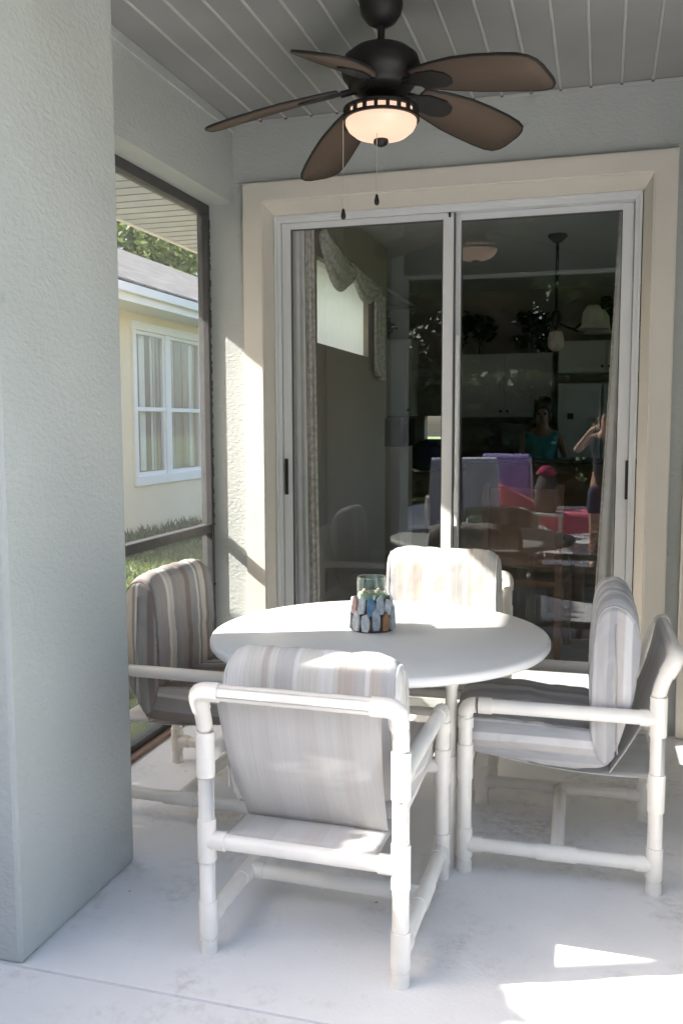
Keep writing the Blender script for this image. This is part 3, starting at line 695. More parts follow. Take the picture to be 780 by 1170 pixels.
def make_chair(loc, rz, label, mat, seed, ct):
    r = empty('patio_chair', loc, rz); tag(r, label, 'chair', 'pipe armchairs around the round table')
    hx, hy = CW / 2, CD / 2
    for sx in (-1, 1):
        x = sx * hx
        lf = MB(); lf.tube([(x, hy, 0.0), (x, hy, 0.525)], PR)
        lf.tube(arc((x, hy, 0.527), (x, hy, 0.56), (x, hy - 0.033, 0.56)), FRr - .0008, 16)
        lf.cyl((x, hy, 0.485), (x, hy, 0.518), FRr); lf.cyl((x, hy - 0.042, 0.56), (x, hy - 0.085, 0.56), FRr)
        lf.cyl((x, hy, 0.0), (x, hy, 0.040), 0.0255, 16, 0.0245); lf.cyl((x, hy, 0.048), (x, hy, 0.150), FRr); lf.cyl((x, hy, 0.315), (x, hy, 0.430), FRr)
        lf.cyl((x, hy - 0.012, 0.093), (x, hy - 0.058, 0.093), FRr); lf.cyl((x - sx * .012, hy, 0.372), (x - sx * 0.052, hy, 0.372), FRr * .92)
        lf.build('front_leg', 'fitting_white', r)
        lb = MB(); lb.tube([(x, -hy, 0.0), (x, -hy, 0.635)] + arc((x, -hy, 0.635), (x, -hy - 0.004, 0.665), (x, -hy - 0.020, 0.700)) + [(x, -hy - 0.036, 0.733)], PR)
        lb.cyl((x, -hy, 0.0), (x, -hy, 0.040), 0.0255, 16, 0.0245); lb.cyl((x, -hy, 0.048), (x, -hy, 0.150), FRr); lb.cyl((x, -hy, 0.265), (x, -hy, 0.385), FRr); lb.cyl((x, -hy, 0.505), (x, -hy, 0.630), FRr)
        lb.cyl((x, -hy + 0.012, 0.093), (x, -hy + 0.058, 0.093), FRr); lb.cyl((x, -hy + 0.012, 0.56), (x, -hy + 0.055, 0.56), FRr); lb.cyl((x - sx * 0.012, -hy, 0.324), (x - sx * 0.058, -hy, 0.324), FRr)
        lb.tube([(x, -hy - 0.020, 0.700), (x, -hy - 0.034, 0.7275)] + arc((x, -hy - 0.036, 0.732), (x, -hy - 0.047, 0.757), (x - sx * 0.030, -hy - 0.047, 0.757)) + [(x - sx * 0.066, -hy - 0.047, 0.757)], FRr)
        lb.build('rear_leg', 'fitting_white', r)
        ar = MB(); ar.cyl((x, hy - 0.07, 0.56), (x, -hy + 0.03, 0.56), PR); ar.build('armrest', 'pipe_white', r)
        sr = MB(); sr.cyl((x, hy - 0.05, 0.093), (x, -hy + 0.05, 0.093), PR); sr.cyl((x, -0.062, 0.093), (x, 0.062, 0.093), FRr); sr.cyl((x - sx * .012, 0, 0.093), (x - sx * 0.05, 0, 0.093), FRr * .95); sr.build('side_rail', 'pipe_white', r)
    for nm, y, z, e in (('top_rail', -hy - 0.047, 0.757, 0.06), ('rear_seat_rail', -hy, 0.324, 0.05), ('front_seat_rail', hy, 0.372, 0.045), ('stretcher', 0, 0.093, 0.045)):
        q_ = MB(); q_.cyl((-hx + e, y, z), (hx - e, y, z), PR); q_.build(nm, 'pipe_white', r)
    # sling: a loop of cloth over the rails
    sl = MB()
    def back(u, v):
        t_ = v; wd = 0.232 - 0.026 * t_
        if t_ < 0.10:
            a_ = PI * (1.15 - t_ / 0.10 * 1.1); return Vector(((u - .5) * 2 * wd, -hy - 0.047 + math.sin(a_ + PI / 2) * 0, 0.757)) + Vector((0, 0.0235 * math.cos(a_ - PI * .05), 0.0235 * math.sin(a_ - PI * .05)))
        s_ = (t_ - 0.10) / 0.90
        return Vector(((u - .5) * 2 * wd, -hy - 0.024 + 0.162 * s_ - 0.026 * math.sin(PI * s_), 0.752 - 0.402 * s_))
    sl.sheet(back, 12, 30, 0.003)
    def seat(u, v):
        s_ = v; wd = 0.212
        return Vector(((u - .5) * 2 * wd, -hy + CD * s_, 0.3468 + 0.0475 * s_ - 0.020 * math.sin(PI * s_)))
    sl.sheet(seat, 10, 16, 0.003)
    sl.build('sling', 'sling_cloth', r)
    seato = rounded([(-0.165, 0.372), (-0.175, 0.44), (-0.14, 0.492), (0.05, 0.502), (0.24, 0.512), (0.335, 0.505), (0.355, 0.45), (0.33, 0.398), (0.20, 0.384), (0.0, 0.366)])
    pad(seato, 0.485, 'seat_cushion', mat + '_seat', r, seed, 0.010, 0.010)
    backo = rounded([(-0.125, 0.395), (-0.098, 0.46), (-0.092, 0.60), (-0.098, ct - .15), (-0.108, ct - .03), (-0.165, ct + .008), (-0.225, ct - .03), (-0.243, ct - .13), (-0.226, 0.62), (-0.182, 0.46), (-0.150, 0.385)])
    pad(backo, 0.505, 'back_cushion', mat, r, seed + 5, 0.002, 0.003, ct)
    return r
make_chair((-0.747, 2.481, 0), R(-0.6), 'white pipe armchair nearest the camera with its sling back turned to us', 'stripe_light', 1, 0.845)
make_chair((-0.119, 3.120, 0), R(91.3), 'white pipe armchair on the right facing left with a grey upright cushion', 'stripe_grey', 2, 0.925)
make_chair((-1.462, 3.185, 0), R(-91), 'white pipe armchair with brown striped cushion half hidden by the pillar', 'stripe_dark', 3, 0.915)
make_chair((-0.680, 3.850, 0), R(180.5), 'white pipe armchair facing us behind the table against the glass door', 'stripe_light', 4, 0.905)

# ------------------------------------------------------------------ candle holder
ch = empty('candle_holder', (-0.795, 3.135, TZ)); tag(ch, 'glass candle cup wrapped in painted driftwood chips on the table', 'candle holder')
a = MB(); a.lathe([(0, 0.0), (0.076, 0.0), (0.078, 0.012), (0.074, 0.06), (0.064, 0.112), (0.052, 0.114), (0.052, 0.010), (0, 0.010)], seg=28); a.build('base_cup', 'glue_brown', ch)
a = MB(); a.lathe([(0.0505, 0.012), (0.0515, 0.19), (0.0535, 0.192), (0.055, 0.19), (0.054, 0.115)], seg=40); a.build('glass_cup', 'clear_glass', ch)
a = MB(); a.lathe([(0, 0.135), (0.03, 0.137), (0.049, 0.134), (0.0495, 0.02), (0, 0.02)], seg=28); a.build('wax', 'wax_green', ch)
rnd = random.Random(5)
for k in range(5):
    th = rnd.uniform(0, 2 * PI); rr2 = rnd.uniform(0.015, 0.036); s_ = MB(); s_.lathe([(0, 0.134), (0.009, 0.136), (0.010, 0.142), (0.005, 0.150), (0, 0.152)], (rr2 * math.cos(th), rr2 * math.sin(th), 0), 10); s_.build('shell', 'shell_tan', ch)
def chip(th, r0, zb_, w_, h_, mat, lean):
    pts = []
    prof = [(-.34, 0.0), (.30, .02), (.46, .22), (.50, .55), (.40, .82), (.16, 1.0), (-.14, .96), (-.42, .80), (-.50, .46), (-.47, .18)]
    for (px, pz) in prof: pts.append((px * w_ * rnd.uniform(.78, 1.12), zb_ + h_ * min(1.04, max(0, pz + rnd.uniform(-.07, .07)))))
    Rz = Matrix.Rotation(th, 4, 'Z')
    f = MB(); f.prism(pts, lambda p_: Rz @ Vector((r0 - 0.004 - lean * (p_[1] - zb_), p_[0], max(0.001, p_[1]))), lambda p_: Rz @ Vector((r0 + 0.007 - lean * (p_[1] - zb_) - 0.9 * abs(p_[0]) ** 1.0 * .12, p_[0] * .86, max(0.004, zb_ + h_ / 2 + (p_[1] - zb_ - h_ / 2) * .93))))
    bmesh.ops.bevel(f.bm, geom=f.bm.edges[:], offset=0.0015, segments=1, affect='EDGES')
    f.build('wood_chip', mat, ch)
low = ['chip_pale', 'chip_white', 'chip_white', 'chip_pale', 'chip_tan', 'chip_pale', 'chip_white', 'chip_tan', 'chip_pink', 'chip_white', 'chip_blue', 'chip_pale', 'chip_white']
upp = ['chip_pink', 'chip_white', 'chip_blue', 'chip_pale', 'chip_white', 'chip_white', 'chip_pale', 'chip_white', 'chip_pale', 'chip_blue', 'chip_white', 'chip_tan', 'chip_pale']
view = math.atan2(-3.135, 0.795)
for k in range(13):
    chip(view + (k - 2.6) * 2 * PI / 13, 0.0815, 0.002 + rnd.uniform(0, .004), 0.036, rnd.uniform(0.066, 0.088), low[k], 0.05)
    chip(view + (k - 2.1) * 2 * PI / 13, 0.0750, 0.060 + rnd.uniform(-.004, .008), 0.034, rnd.uniform(0.056, 0.074), upp[k], 0.10)

# ------------------------------------------------------------------ neighbour's house
NX = -6.37
nb = empty('neighbor_house', (NX, 9.0, -0.12)); tag(nb, 'pale yellow house next door with white window and shingle roof', 'house')
def Hb(mb, x0, y0, z0, x1, y1, z1, bev=0): return mb.box(x0 - NX, y0 - 9.0, z0 + 0.12, x1 - NX, y1 - 9.0, z1 + 0.12, bev)
wl = MB()
WY0, WY1, WZ0, WZ1 = 11.43, 13.80, 0.60, 2.93
Hb(wl, NX - 8, 8.6, -0.118, NX, WY0, 3.05); Hb(wl, NX - 8, WY1, -0.118, NX, 26, 3.05); Hb(wl, NX - 8, WY0, -0.118, NX, WY1, WZ0); Hb(wl, NX - 8, WY0, WZ1, NX, WY1, 3.05)
Hb(wl, NX - 8, WY0, WZ0, NX - 1.2, WY1, WZ1)
wl.build('wall', 'house_yellow', nb)
so = MB(); Hb(so, NX + 0.001, 8.0, 3.045, NX + 0.55, 26.4, 3.08); so.build('soffit', 'house_white', nb)
fa = MB(); Hb(fa, NX + 0.551, 7.95, 3.025, NX + 0.59, 26.4, 3.25); Hb(fa, NX + 0.591, 7.95, 3.12, NX + 0.67, 26.4, 3.235, 0.01); fa.build('fascia', 'house_white', nb)
rf = MB()
pr_ = [(NX + 0.66, 3.252), (NX + 0.66, 3.275), (NX - 4.0, 5.36), (NX - 8.7, 3.275), (NX - 8.7, 3.252)]
rf.prism(pr_, lambda p_: Vector((p_[0] - NX, 7.9 - 9, p_[1] + .12)), lambda p_: Vector((p_[0] - NX, 26.5 - 9, p_[1] + .12))); rf.build('roof', 'shingles', nb)
wn = MB()
for (y0, z0_, y1, z1_) in ((WY0, WZ1 - 0.12, WY1, WZ1), (WY0, WZ0, WY1, WZ0 + 0.14), (WY0, WZ0 + .14, WY0 + 0.10, WZ1 - .12), (WY1 - 0.10, WZ0 + .14, WY1, WZ1 - .12)):
    Hb(wn, NX - 0.06, y0, z0_, NX + 0.04, y1, z1_, 0.008)
wo = wn.build('window', 'house_white', nb)
ym = (WY0 + WY1) / 2 - 0.18; zm = 1.70
sa = MB(); Hb(sa, NX - 0.05, ym, WZ0 + .14, NX + 0.022, ym + 0.17, WZ1 - .12, 0.006)
for (y0, y1) in ((WY0 + .10, ym), (ym + .17, WY1 - .10)):
    Hb(sa, NX - 0.05, y0, zm - 0.03, NX + 0.010, y1, zm + 0.03, 0.005)
    for (ya, za, yb, zb_) in ((y0, WZ0 + .14, y0 + .05, zm - .03), (y1 - .05, WZ0 + .14, y1, zm - .03), (y0, zm + .03, y0 + .05, WZ1 - .12), (y1 - .05, zm + .03, y1, WZ1 - .12)): Hb(sa, NX - .05, ya, za, NX - .005, yb, zb_)
    Hb(sa, NX - .05, y0 + .05, WZ1 - .17, NX - .005, y1 - .05, WZ1 - .12); Hb(sa, NX - .05, y0 + .05, WZ0 + .14, NX - .005, y1 - .05, WZ0 + .19)
sa.build('sash', 'house_white', wo)
gl = MB()
for (y0, y1) in ((WY0 + .15, ym - .05), (ym + .22, WY1 - .15)):
    for (za, zb_) in ((WZ0 + .19, zm - .03), (zm + .03, WZ1 - .17)): Hb(gl, NX - .034, y0, za, NX - .030, y1, zb_)
gl.build('pane', 'window_glass', wo)
bl = MB(); y = WY0 + 0.12
while y < WY1 - 0.12:
    a_ = random.uniform(-.75, .75); Mx = Matrix.Translation((-0.13, y - 9, 0)) @ Matrix.Rotation(a_ + R(25), 4, 'Z')
    bl.box(-0.001, -0.042, WZ0 + 0.2 + .12, 0.001, 0.042, WZ1 - .03, 0, Mx); y += 0.088
bl.build('blind', 'blind_white', wo)

# ------------------------------------------------------------------ trees
def tree(name, loc, h, rad, nleaf, mat, label, seed, cz=0.62, flat=1.0, trunk=0.16, leaf=0.13, lean=0.0, group=None, limbs=7):
    rn = random.Random(seed)
    r = empty(name, loc); tag(r, label, 'tree', group)
    tk = MB(); top = Vector((lean, 0, h * 0.72))
    tk.tube([(0, 0, -0.1), (lean * .2, 0.03, h * .22), (lean * .6, -.02, h * .48), tuple(top)], trunk, 10, True, [trunk * 1.25, trunk, trunk * .75, trunk * .3])
    clumps = []
    for k in range(limbs * 3):
        a_ = rn.uniform(0, 2 * PI); e_ = rn.uniform(-.75, 1.0); rr_2 = rad * rn.uniform(.35, 1.0)
        c_ = Vector((lean + math.cos(a_) * rr_2 * math.sqrt(max(0, 1 - (e_ * .8) ** 2)), math.sin(a_) * rr_2 * math.sqrt(max(0, 1 - (e_ * .8) ** 2)), h * cz + e_ * h * (1 - cz) * flat * .85))
        clumps.append((c_, rad * rn.uniform(.22, .42)))
        if k < limbs:
            s0 = Vector((lean * .5, 0, h * rn.uniform(.32, .6))); mid = s0.lerp(c_, .55) + Vector((0, 0, -.08 * h * .3))
            tk.tube([s0, mid, c_], trunk * .3, 7, True, [trunk * .42, trunk * .25, trunk * .08])
    tk.build('trunk', 'bark', r)
    bm_ = bmesh.new()
    for i in range(nleaf):
        c_, cr_ = clumps[rn.randrange(len(clumps))]
        d = Vector((rn.gauss(0, 1), rn.gauss(0, 1), rn.gauss(0, .8))); d = d.normalized() * cr_ * rn.random() ** .45
        p_ = c_ + d; l_ = leaf * rn.uniform(.6, 1.3)
        a_ = Vector((rn.gauss(0, 1), rn.gauss(0, 1), rn.gauss(0, .7))).normalized(); b2 = a_.orthogonal().normalized(); b2.rotate(Matrix.Rotation(rn.uniform(0, 6.28), 3, a_))
        v_ = [bm_.verts.new(q_) for q_ in (p_ - a_ * l_, p_ + b2 * l_ * .45, p_ + a_ * l_, p_ - b2 * l_ * .45)]
        bm_.faces.new(v_)
    me_ = bpy.data.meshes.new('crown'); bm_.to_mesh(me_); bm_.free(); me_.materials.append(M[mat])
    o_ = bpy.data.objects.new('crown', me_); COL.objects.link(o_); o_.parent = r
    return r
tree('leafy_tree', (-14.6, 26.5, -0.12), 13.5, 4.2, 24000, 'leaf_light', 'sunny green tree behind the roof next door', 11, .62)
tree('leafy_tree', (-19.5, 25.0, -0.12), 14.5, 4.6, 24000, 'leaf_light', 'tall sunlit tree beyond the neighboring roof, left one', 12, .62)
tree('leafy_tree', (-15.5, 34.0, -0.12), 15.5, 4.6, 24000, 'leaf_light', 'sunlit tree right of the others behind the roof next door', 13, .62)
k = 0
for (x, y, h, rd) in ((-9.5, -11, 9.5, 3.4), (-5.0, -13, 10.5, 3.6), (-0.8, -11.5, 9.0, 3.3), (3.2, -12.5, 10.5, 3.7), (7.5, -11, 9.5, 3.3), (-13.5, -8, 10, 3.4), (-7.5, -17, 13, 4.6), (-2.2, -17.5, 13.5, 4.8), (3.4, -17, 13, 4.7), (9.5, -17, 12, 4.5)):
    k += 1
    tree('backyard_tree', (x, y, -0.12), h, rd, 17000, 'leaf_dark', 'dark leafy backyard tree reflected in the door glass', 20 + k, .46, 1.05, .2, .15, group='trees across the backyard')
# shrub whose top dapples the sun on the floor
def hedge(name, x0, x1, y0, y1, h, n, leaf, mat, label, seed, slope=0.0):
    rn = random.Random(seed); r = empty(name, ((x0 + x1) / 2, (y0 + y1) / 2, -0.12)); tag(r, label, 'hedge')
    bm_ = bmesh.new(); cx, cy = (x1 - x0) / 2, (y1 - y0) / 2
    for _ in range(n):
        p_ = Vector((rn.uniform(-cx, cx), rn.uniform(-cy, cy), h * rn.random() ** .62))
        top = h + slope * (p_.y / cy) + .10 * mnoise.noise(Vector((p_.y * 1.7, seed, 0))) - .1 * (p_.x / cx) ** 2
        p_.z = min(p_.z / h * top, top); a_ = Vector((rn.gauss(0, 1), rn.gauss(0, 1), rn.gauss(0, .7))).normalized(); b2 = a_.orthogonal().normalized(); b2.rotate(Matrix.Rotation(rn.uniform(0, 6.28), 3, a_))
        l_ = leaf * rn.uniform(.6, 1.3); bm_.faces.new([bm_.verts.new(q_) for q_ in (p_ - a_ * l_, p_ + b2 * l_ * .5, p_ + a_ * l_, p_ - b2 * l_ * .5)])
    me_ = bpy.data.meshes.new('foliage'); bm_.to_mesh(me_); bm_.free(); me_.materials.append(M[mat]); o_ = bpy.data.objects.new('foliage', me_); COL.objects.link(o_); o_.parent = r
    for k in range(max(3, int(cy * 3))):
        y = -cy + (k + .5) * 2 * cy / max(3, int(cy * 3)); tk = MB(); tk.tube([(0, y, -.05), (.05, y + .05, h * .4), (-.04, y, h * .8)], .03, 8, True, [.035, .025, .008]); tk.build('stem', 'bark', r)
hedge('hedge', -3.75, -2.85, -1.2, 1.52, 2.30, 30000, .07, 'leaf_dark', 'tall clipped hedge along the left edge of the pool deck', 41)
hedge('hedge', -4.75, -4.05, 1.3, 3.85, 2.76, 16000, .06, 'leaf_dark', 'leafy hedge outside the side screen, sloping down toward the back', 43, -0.49)
hedge('back_hedge', -14, 11, -9.6, -8.4, 2.6, 14000, .16, 'leaf_dark', 'long dark hedge closing the back of the yard', 42)

# ------------------------------------------------------------------ room behind the glass
FZ = 0.07
YR = YW + 0.24
q = MB(); q.box(-3.2, YR, -0.1, 4.2, 10.2, FZ); q.box(OX0 + .0, YG + 0.102, -0.1, OX1, YR, FZ); tag(q.build('carpet', 'carpet'), kind='structure')
q = MB(); q.box(-3.2, YR, 2.90, 4.2, 10.2, 2.95); tag(q.build('room_ceiling', 'room_white'), kind='structure')
rw = empty('room_wall', (0, YR, 0)); tag(rw, 'tan inside wall with a high window, left of the dining room', 'wall')
RX = -1.75
q = MB(); dy = YR
WYa, WYb, Wza, Wzb = 5.50, 6.79, 1.98, 2.52
q.box(RX - .2, 0, FZ, RX, WYa - dy, 2.899); q.box(RX - .2, WYb - dy, FZ, RX, 7.40 - dy, 2.899)
q.box(RX - .2, WYa - dy, FZ, RX, WYb - dy, Wza); q.box(RX - .2, WYa - dy, Wzb, RX, WYb - dy, 2.899)
q.build('left_wall', 'room_tan', rw)
q = MB(); q.box(-3.4, 7.40 - dy + .001, FZ, -3.2, 10.2 - dy, 2.899)
q.box(-3.2, 10.0 - dy, FZ, -1.93, 10.2 - dy, 2.899); q.box(-1.66, 10.0 - dy, FZ, 4.2, 10.2 - dy, 2.899); q.box(-1.93, 10.0 - dy, FZ, -1.66, 10.2 - dy, 1.30); q.box(-1.93, 10.0 - dy, 1.56, -1.66, 10.2 - dy, 2.899)
q.box(4.0, 0, FZ, 4.2, 5.0 - dy, 2.899); q.box(4.0, 9.3 - dy, FZ, 4.2, 10.0 - dy, 2.899); q.box(4.0, 5.0 - dy, 2.5, 4.2, 9.3 - dy, 2.899); q.box(4.0, 5.0 - dy, FZ, 4.2, 9.3 - dy, 0.3)  # wide unseen opening on the right, added to bring more daylight indoors
q.build('kitchen_wall', 'room_tan', rw)
q = MB(); q.box(-3.2, 7.2 - dy, FZ, RX - .201, 7.4 - dy, 2.899); q.build('nook_wall', 'room_tan', rw)
# blinds in the high window
bl = empty('vertical_blinds', (RX - 0.04, WYa, Wza)); tag(bl, 'white vertical blinds lit from outside in the high dining room window', 'blinds')
q = MB()
def slat(u, v):
    y = 0.004 + (WYb - WYa - 0.008) * u; ph = (u * 14.0) % 1.0
    return Vector((0.010 * (ph - .5) if ph < .92 else 0.010 * (.42 - (ph - .92) * 11.5), y, 0.005 + 0.532 * v))
q.sheet(slat, 224, 2, 0.0015)
q.build('slats', 'blind_slat', bl)
# valance swags
va = empty('window_valance', (RX, WYa, 2.55)); tag(va, 'patterned swag valance with tail hung over the high window', 'valance')
def swag(y0, y1, ztop0, ztop1, drop, nm):
    q = MB()
    def fn(u, v):
        y = y0 + (y1 - y0) * u; zt = ztop0 + (ztop1 - ztop0) * u
        dr = drop * (0.25 + 0.75 * math.sin(PI * min(1, max(0, u))) ** .8)
        bulge = 0.05 + 0.035 * math.sin(v * PI) + 0.012 * math.sin(v * 22 + u * 3)
        return Vector((bulge, y, zt - dr * v))
    q.sheet(fn, 18, 22, 0.003); return q.build(nm, 'curtain_print', va)
swag(-0.12, 0.66, 0.14, 0.0, 0.27, 'swag'); swag(0.62, 1.40, 0.02, -0.02, 0.20, 'swag')
q = MB(); q.sheet(lambda u, v: Vector((0.045 + 0.02 * math.sin(u * 14), 1.30 + 0.30 * u, -0.02 - 0.66 * v - 0.06 * u)), 16, 14, 0.003); q.build('tail', 'curtain_print', va)
# drapes at the door
def drape(root, x0t, x1t, x0b, x1b, zt, zb_, y, folds, amp, nm, mat):
    q = MB()
    def fn(u, v):
        s_ = v ** 1.15
        xa = x0t + (x0b - x0t) * s_; xb = x1t + (x1b - x1t) * s_
        return Vector((xa + (xb - xa) * u, y + amp * math.sin(u * folds * 2 * PI + 0.6 * math.sin(v * 3)) * (0.6 + .4 * v), zt + (zb_ - zt) * v))
    q.sheet(fn, folds * 12, 16, 0.002); return q.build(nm, mat, root)
dl = empty('door_curtain', (0, 0, 0)); tag(dl, 'white sheer curtain with patterned edge at the left of the glass door', 'curtain')
drape(dl, -1.655, -1.550, -1.655, -1.530, 2.62, FZ + .01, 4.650, 3, 0.0045, 'sheer', 'curtain_sheer')
drape(dl, -1.549, -1.500, -1.529, -1.472, 2.62, FZ + .01, 4.662, 2, 0.004, 'patterned_edge', 'curtain_print')
dr_ = empty('door_curtain', (0, 0, 0)); tag(dr_, 'white sheer curtain sweeping down at the right end of the glass door', 'curtain')
drape(dr_, 0.058, 0.14, -0.035, 0.14, 2.62, FZ + .01, 4.650, 3, 0.005, 'sheer', 'curtain_sheer')
drape(dr_, 0.050, 0.058, -0.048, -0.035, 2.62, FZ + .01, 4.655, 1, 0.003, 'patterned_edge', 'curtain_print')
q = MB(); q.box(-1.74, 4.640, 2.63, 0.45, 4.665, 2.655); tag(q.build('curtain_rod', 'house_white'), 'white curtain rail above the glass door inside', 'curtain rail')
# kitchen
kc = empty('kitchen_cabinets', (0, 10.0, 0)); tag(kc, 'white wall cabinets hung over the kitchen counter', 'cabinets')
def cab(x0, x1, z0, z1, d_):
    q = MB(); q.box(x0, -d_, z0, x1, -0.002, z1); co = q.build('carcass', 'cabinet_white', kc)
    n_ = max(1, round((x1 - x0) / 0.42)); w_ = (x1 - x0) / n_
    for i in range(n_):
        q = MB(); q.box(x0 + i * w_ + .006, -d_ - .018, z0 + .008, x0 + (i + 1) * w_ - .006, -d_ - .001, z1 - .008, 0.004)
        q.box(x0 + i * w_ + .07, -d_ - .024, z0 + .07, x0 + (i + 1) * w_ - .07, -d_ - .0185, z1 - .07, 0.003)
        do = q.build('cabinet_door', 'cabinet_white', co)
        q = MB(); xk = x0 + (i + 1) * w_ - .035 if i % 2 == 0 else x0 + i * w_ + .035
        q.cyl((xk, -d_ - .018, z0 + .06), (xk, -d_ - .04, z0 + .06), 0.014, 10); q.build('knob', 'handle_black', do)
cab(-1.50, -0.52, 1.54, 2.20, 0.36); cab(-3.15, -2.0, 1.56, 2.38, 0.36); cab(-0.46, 1.4, 1.98, 2.30, 0.5)
q = MB(); q.box(-3.1, 9.38, FZ, -0.47, 9.99, 0.93, 0.01); tag(q.build('base_cabinet', 'cabinet_white'), 'low white kitchen cabinets under the dark worktop', 'cabinets')
q = MB(); q.box(-3.1, 9.34, 0.931, -0.47, 9.995, 0.97, 0.005); tag(q.build('worktop', 'counter_dark'), 'dark worktop along the kitchen wall', 'worktop')
fg = empty('refrigerator', (-0.02, 9.6, FZ)); tag(fg, 'pale grey refrigerator beside the kitchen cabinets', 'refrigerator')
q = MB(); q.box(-0.43, -0.30, 0.0, 0.42, 0.36, 1.80, 0.01); q.build('body', 'fridge_grey', fg)
for x0, x1, xh in ((-0.43, -0.01, -0.05), (0.0, 0.42, 0.05)):
    q = MB(); q.box(x0 + .004, -0.36, 0.05, x1 - .004, -0.302, 1.79, 0.012); do = q.build('door', 'fridge_grey', fg)
    q = MB(); q.tube([(xh, -0.362, 0.75), (xh, -0.41, 0.78), (xh, -0.41, 1.42), (xh, -0.362, 1.45)], 0.012, 8); q.build('handle', 'frame_white', do)
q = MB(); q.box(-0.33, -0.363, 1.44, -0.27, -0.3605, 1.50); q.build('magnet', 'handle_black', fg)
mw = empty('microwave', (-0.97, 9.6, 0.971)); tag(mw, 'black screen standing on the kitchen worktop', 'television')
q = MB(); q.box(-0.20, -0.02, 0.07, 0.22, 0.03, 0.50, 0.01); q.build('screen', 'appliance_black', mw); q = MB(); q.box(-0.12, -0.08, 0.0, 0.12, 0.10, 0.015, .004); q.box(-.03, 0, 0.015, .03, .03, 0.09); q.build('stand', 'appliance_black', mw)
bar = empty('breakfast_bar', (0, 8.0, FZ)); tag(bar, 'dark topped breakfast bar with wood panel front', 'bar')
q = MB(); q.box(-1.15, -0.10, 0.0, 3.0, 0.10, 1.06); q.build('panel', 'bar_panel', bar); q = MB(); q.box(-1.22, -0.24, 1.061, 3.0, 0.22, 1.10, 0.01); q.build('bar_top', 'counter_dark', bar)
q = MB(); q.box(-2.05, 7.35, FZ, -1.62, 7.85, 1.28, 0.01); tag(q.build('hutch', 'room_tan'), 'tan half wall beside the kitchen opening', 'half wall')
q = MB(); q.box(-2.06, 7.34, 1.281, -1.60, 7.87, 1.52, 0.01); tag(q.build('stereo_cabinet', 'appliance_black'), 'black box on top of the half wall', 'box')
bg = MB()
bg.lathe([(0, 0), (0.16, 0.0), (0.20, 0.08), (0.17, 0.20), (0.10, 0.27), (0.0, 0.29)], (-1.66, 8.75, 1.02), 16)
tag(bg.build('navy_bag', 'bag_navy'), 'navy blue soft bag in front of the kitchen window', 'bag')
q = MB(); q.box(-2.0, 8.5, FZ, -1.3, 9.0, 1.019, .01); tag(q.build('side_counter', 'bar_panel'), 'short brown counter carrying the navy bag', 'counter')
# plants on top of the wall cabinets
for i, (x, z) in enumerate(((-2.5, 2.39), (-1.3, 2.21), (-0.75, 2.21), (0.1, 2.31), (0.9, 2.31))):
    tree('shelf_plant', (x, 9.82, z), 0.42, 0.26, 260, 'leaf_dark', 'dark leafy plant on top of the kitchen cabinets', 50 + i, .5, 1, .012, .06, group='plants on the kitchen cabinets', limbs=4)
# chandelier
cd = empty('chandelier', (-0.37, 7.2, 2.90)); tag(cd, 'dark hanging chandelier with cream bell shades in the dining room', 'chandelier')
q = MB(); q.lathe([(0, 0), (0.07, -0.001), (0.075, -0.02), (0.03, -0.06), (0, -0.065)], seg=20); q.build('canopy', 'fan_iron', cd)
q = MB(); q.cyl((0, 0, -0.06), (0, 0, -0.68), 0.012, 8); q.lathe([(0, -0.55), (0.03, -0.58), (0.045, -0.63), (0.02, -0.70), (0, -0.72)], seg=14); q.build('stem', 'fan_iron', cd)
for th, ra in ((R(-12), 0.28), (R(38), 0.40)):
    cx, cy = ra * math.cos(th), ra * math.sin(th)
    q = MB(); q.tube([(0, 0, -0.66), (cx * .5, cy * .5, -0.72), (cx * .95, cy * .95, -0.62), (cx, cy, -0.55)], 0.008, 8); ao = q.build('arm', 'fan_iron', cd)
    q = MB(); q.lathe([(0.0, -0.545), (0.045, -0.55), (0.075, -0.60), (0.082, -0.66), (0.088, -0.70), (0.12, -0.725), (0.117, -0.727), (0.08, -0.70)], (cx, cy, 0), 20); q.build('bell_shade', 'lamp_cream', ao)
q = MB(); q.lathe([(0.0, -0.72), (0.05, -0.735), (0.062, -0.79), (0.058, -0.85), (0.03, -0.875), (0, -0.88)], seg=18); q.build('centre_shade', 'lamp_cream', cd)
# dining set in the dark room
dt = empty('dining_table', (-0.15, 6.2, FZ)); tag(dt, 'round brown wooden dining table in the dim room', 'table')
q = MB(); q.lathe([(0, 0.75), (0.52, 0.75), (0.53, 0.735), (0.51, 0.715), (0, 0.715)], seg=48); q.build('tabletop', 'wood_brown', dt)
q = MB(); q.lathe([(0.25, 0.0), (0.22, 0.04), (0.06, 0.08), (0.05, 0.40), (0.07, 0.60), (0.2, 0.714)], seg=20); q.build('pedestal', 'wood_brown', dt)
def wood_chair(loc, rz, lab):
    r = empty('dining_chair', loc, rz); tag(r, lab, 'chair', 'wooden chairs in the dining room')
    q = MB(); q.box(-0.22, -0.22, 0.43, 0.22, 0.22, 0.47, .01); q.build('seat', 'wood_brown', r)
    q = MB(); q.box(-0.20, -0.235, 0.55, 0.20, -0.205, 1.02, .008); q.build('backrest', 'wood_brown', r)
    for sx in (-1, 1):
        q = MB(); q.box(sx * .20 - .02, .18, 0, sx * .20 + .02, .22, .4295); q.build('leg', 'wood_brown', r)
        q = MB(); q.box(sx * .22 - .02, -.24, 0, sx * .22 + .02, -.221, 1.04); q.build('leg', 'wood_brown', r)
wood_chair((-0.42, 5.62, FZ), R(-8), 'brown wooden dining chair with its back to the glass door')
wood_chair((0.62, 6.2, FZ), R(90), 'brown wooden dining chair on the right of the dining table')
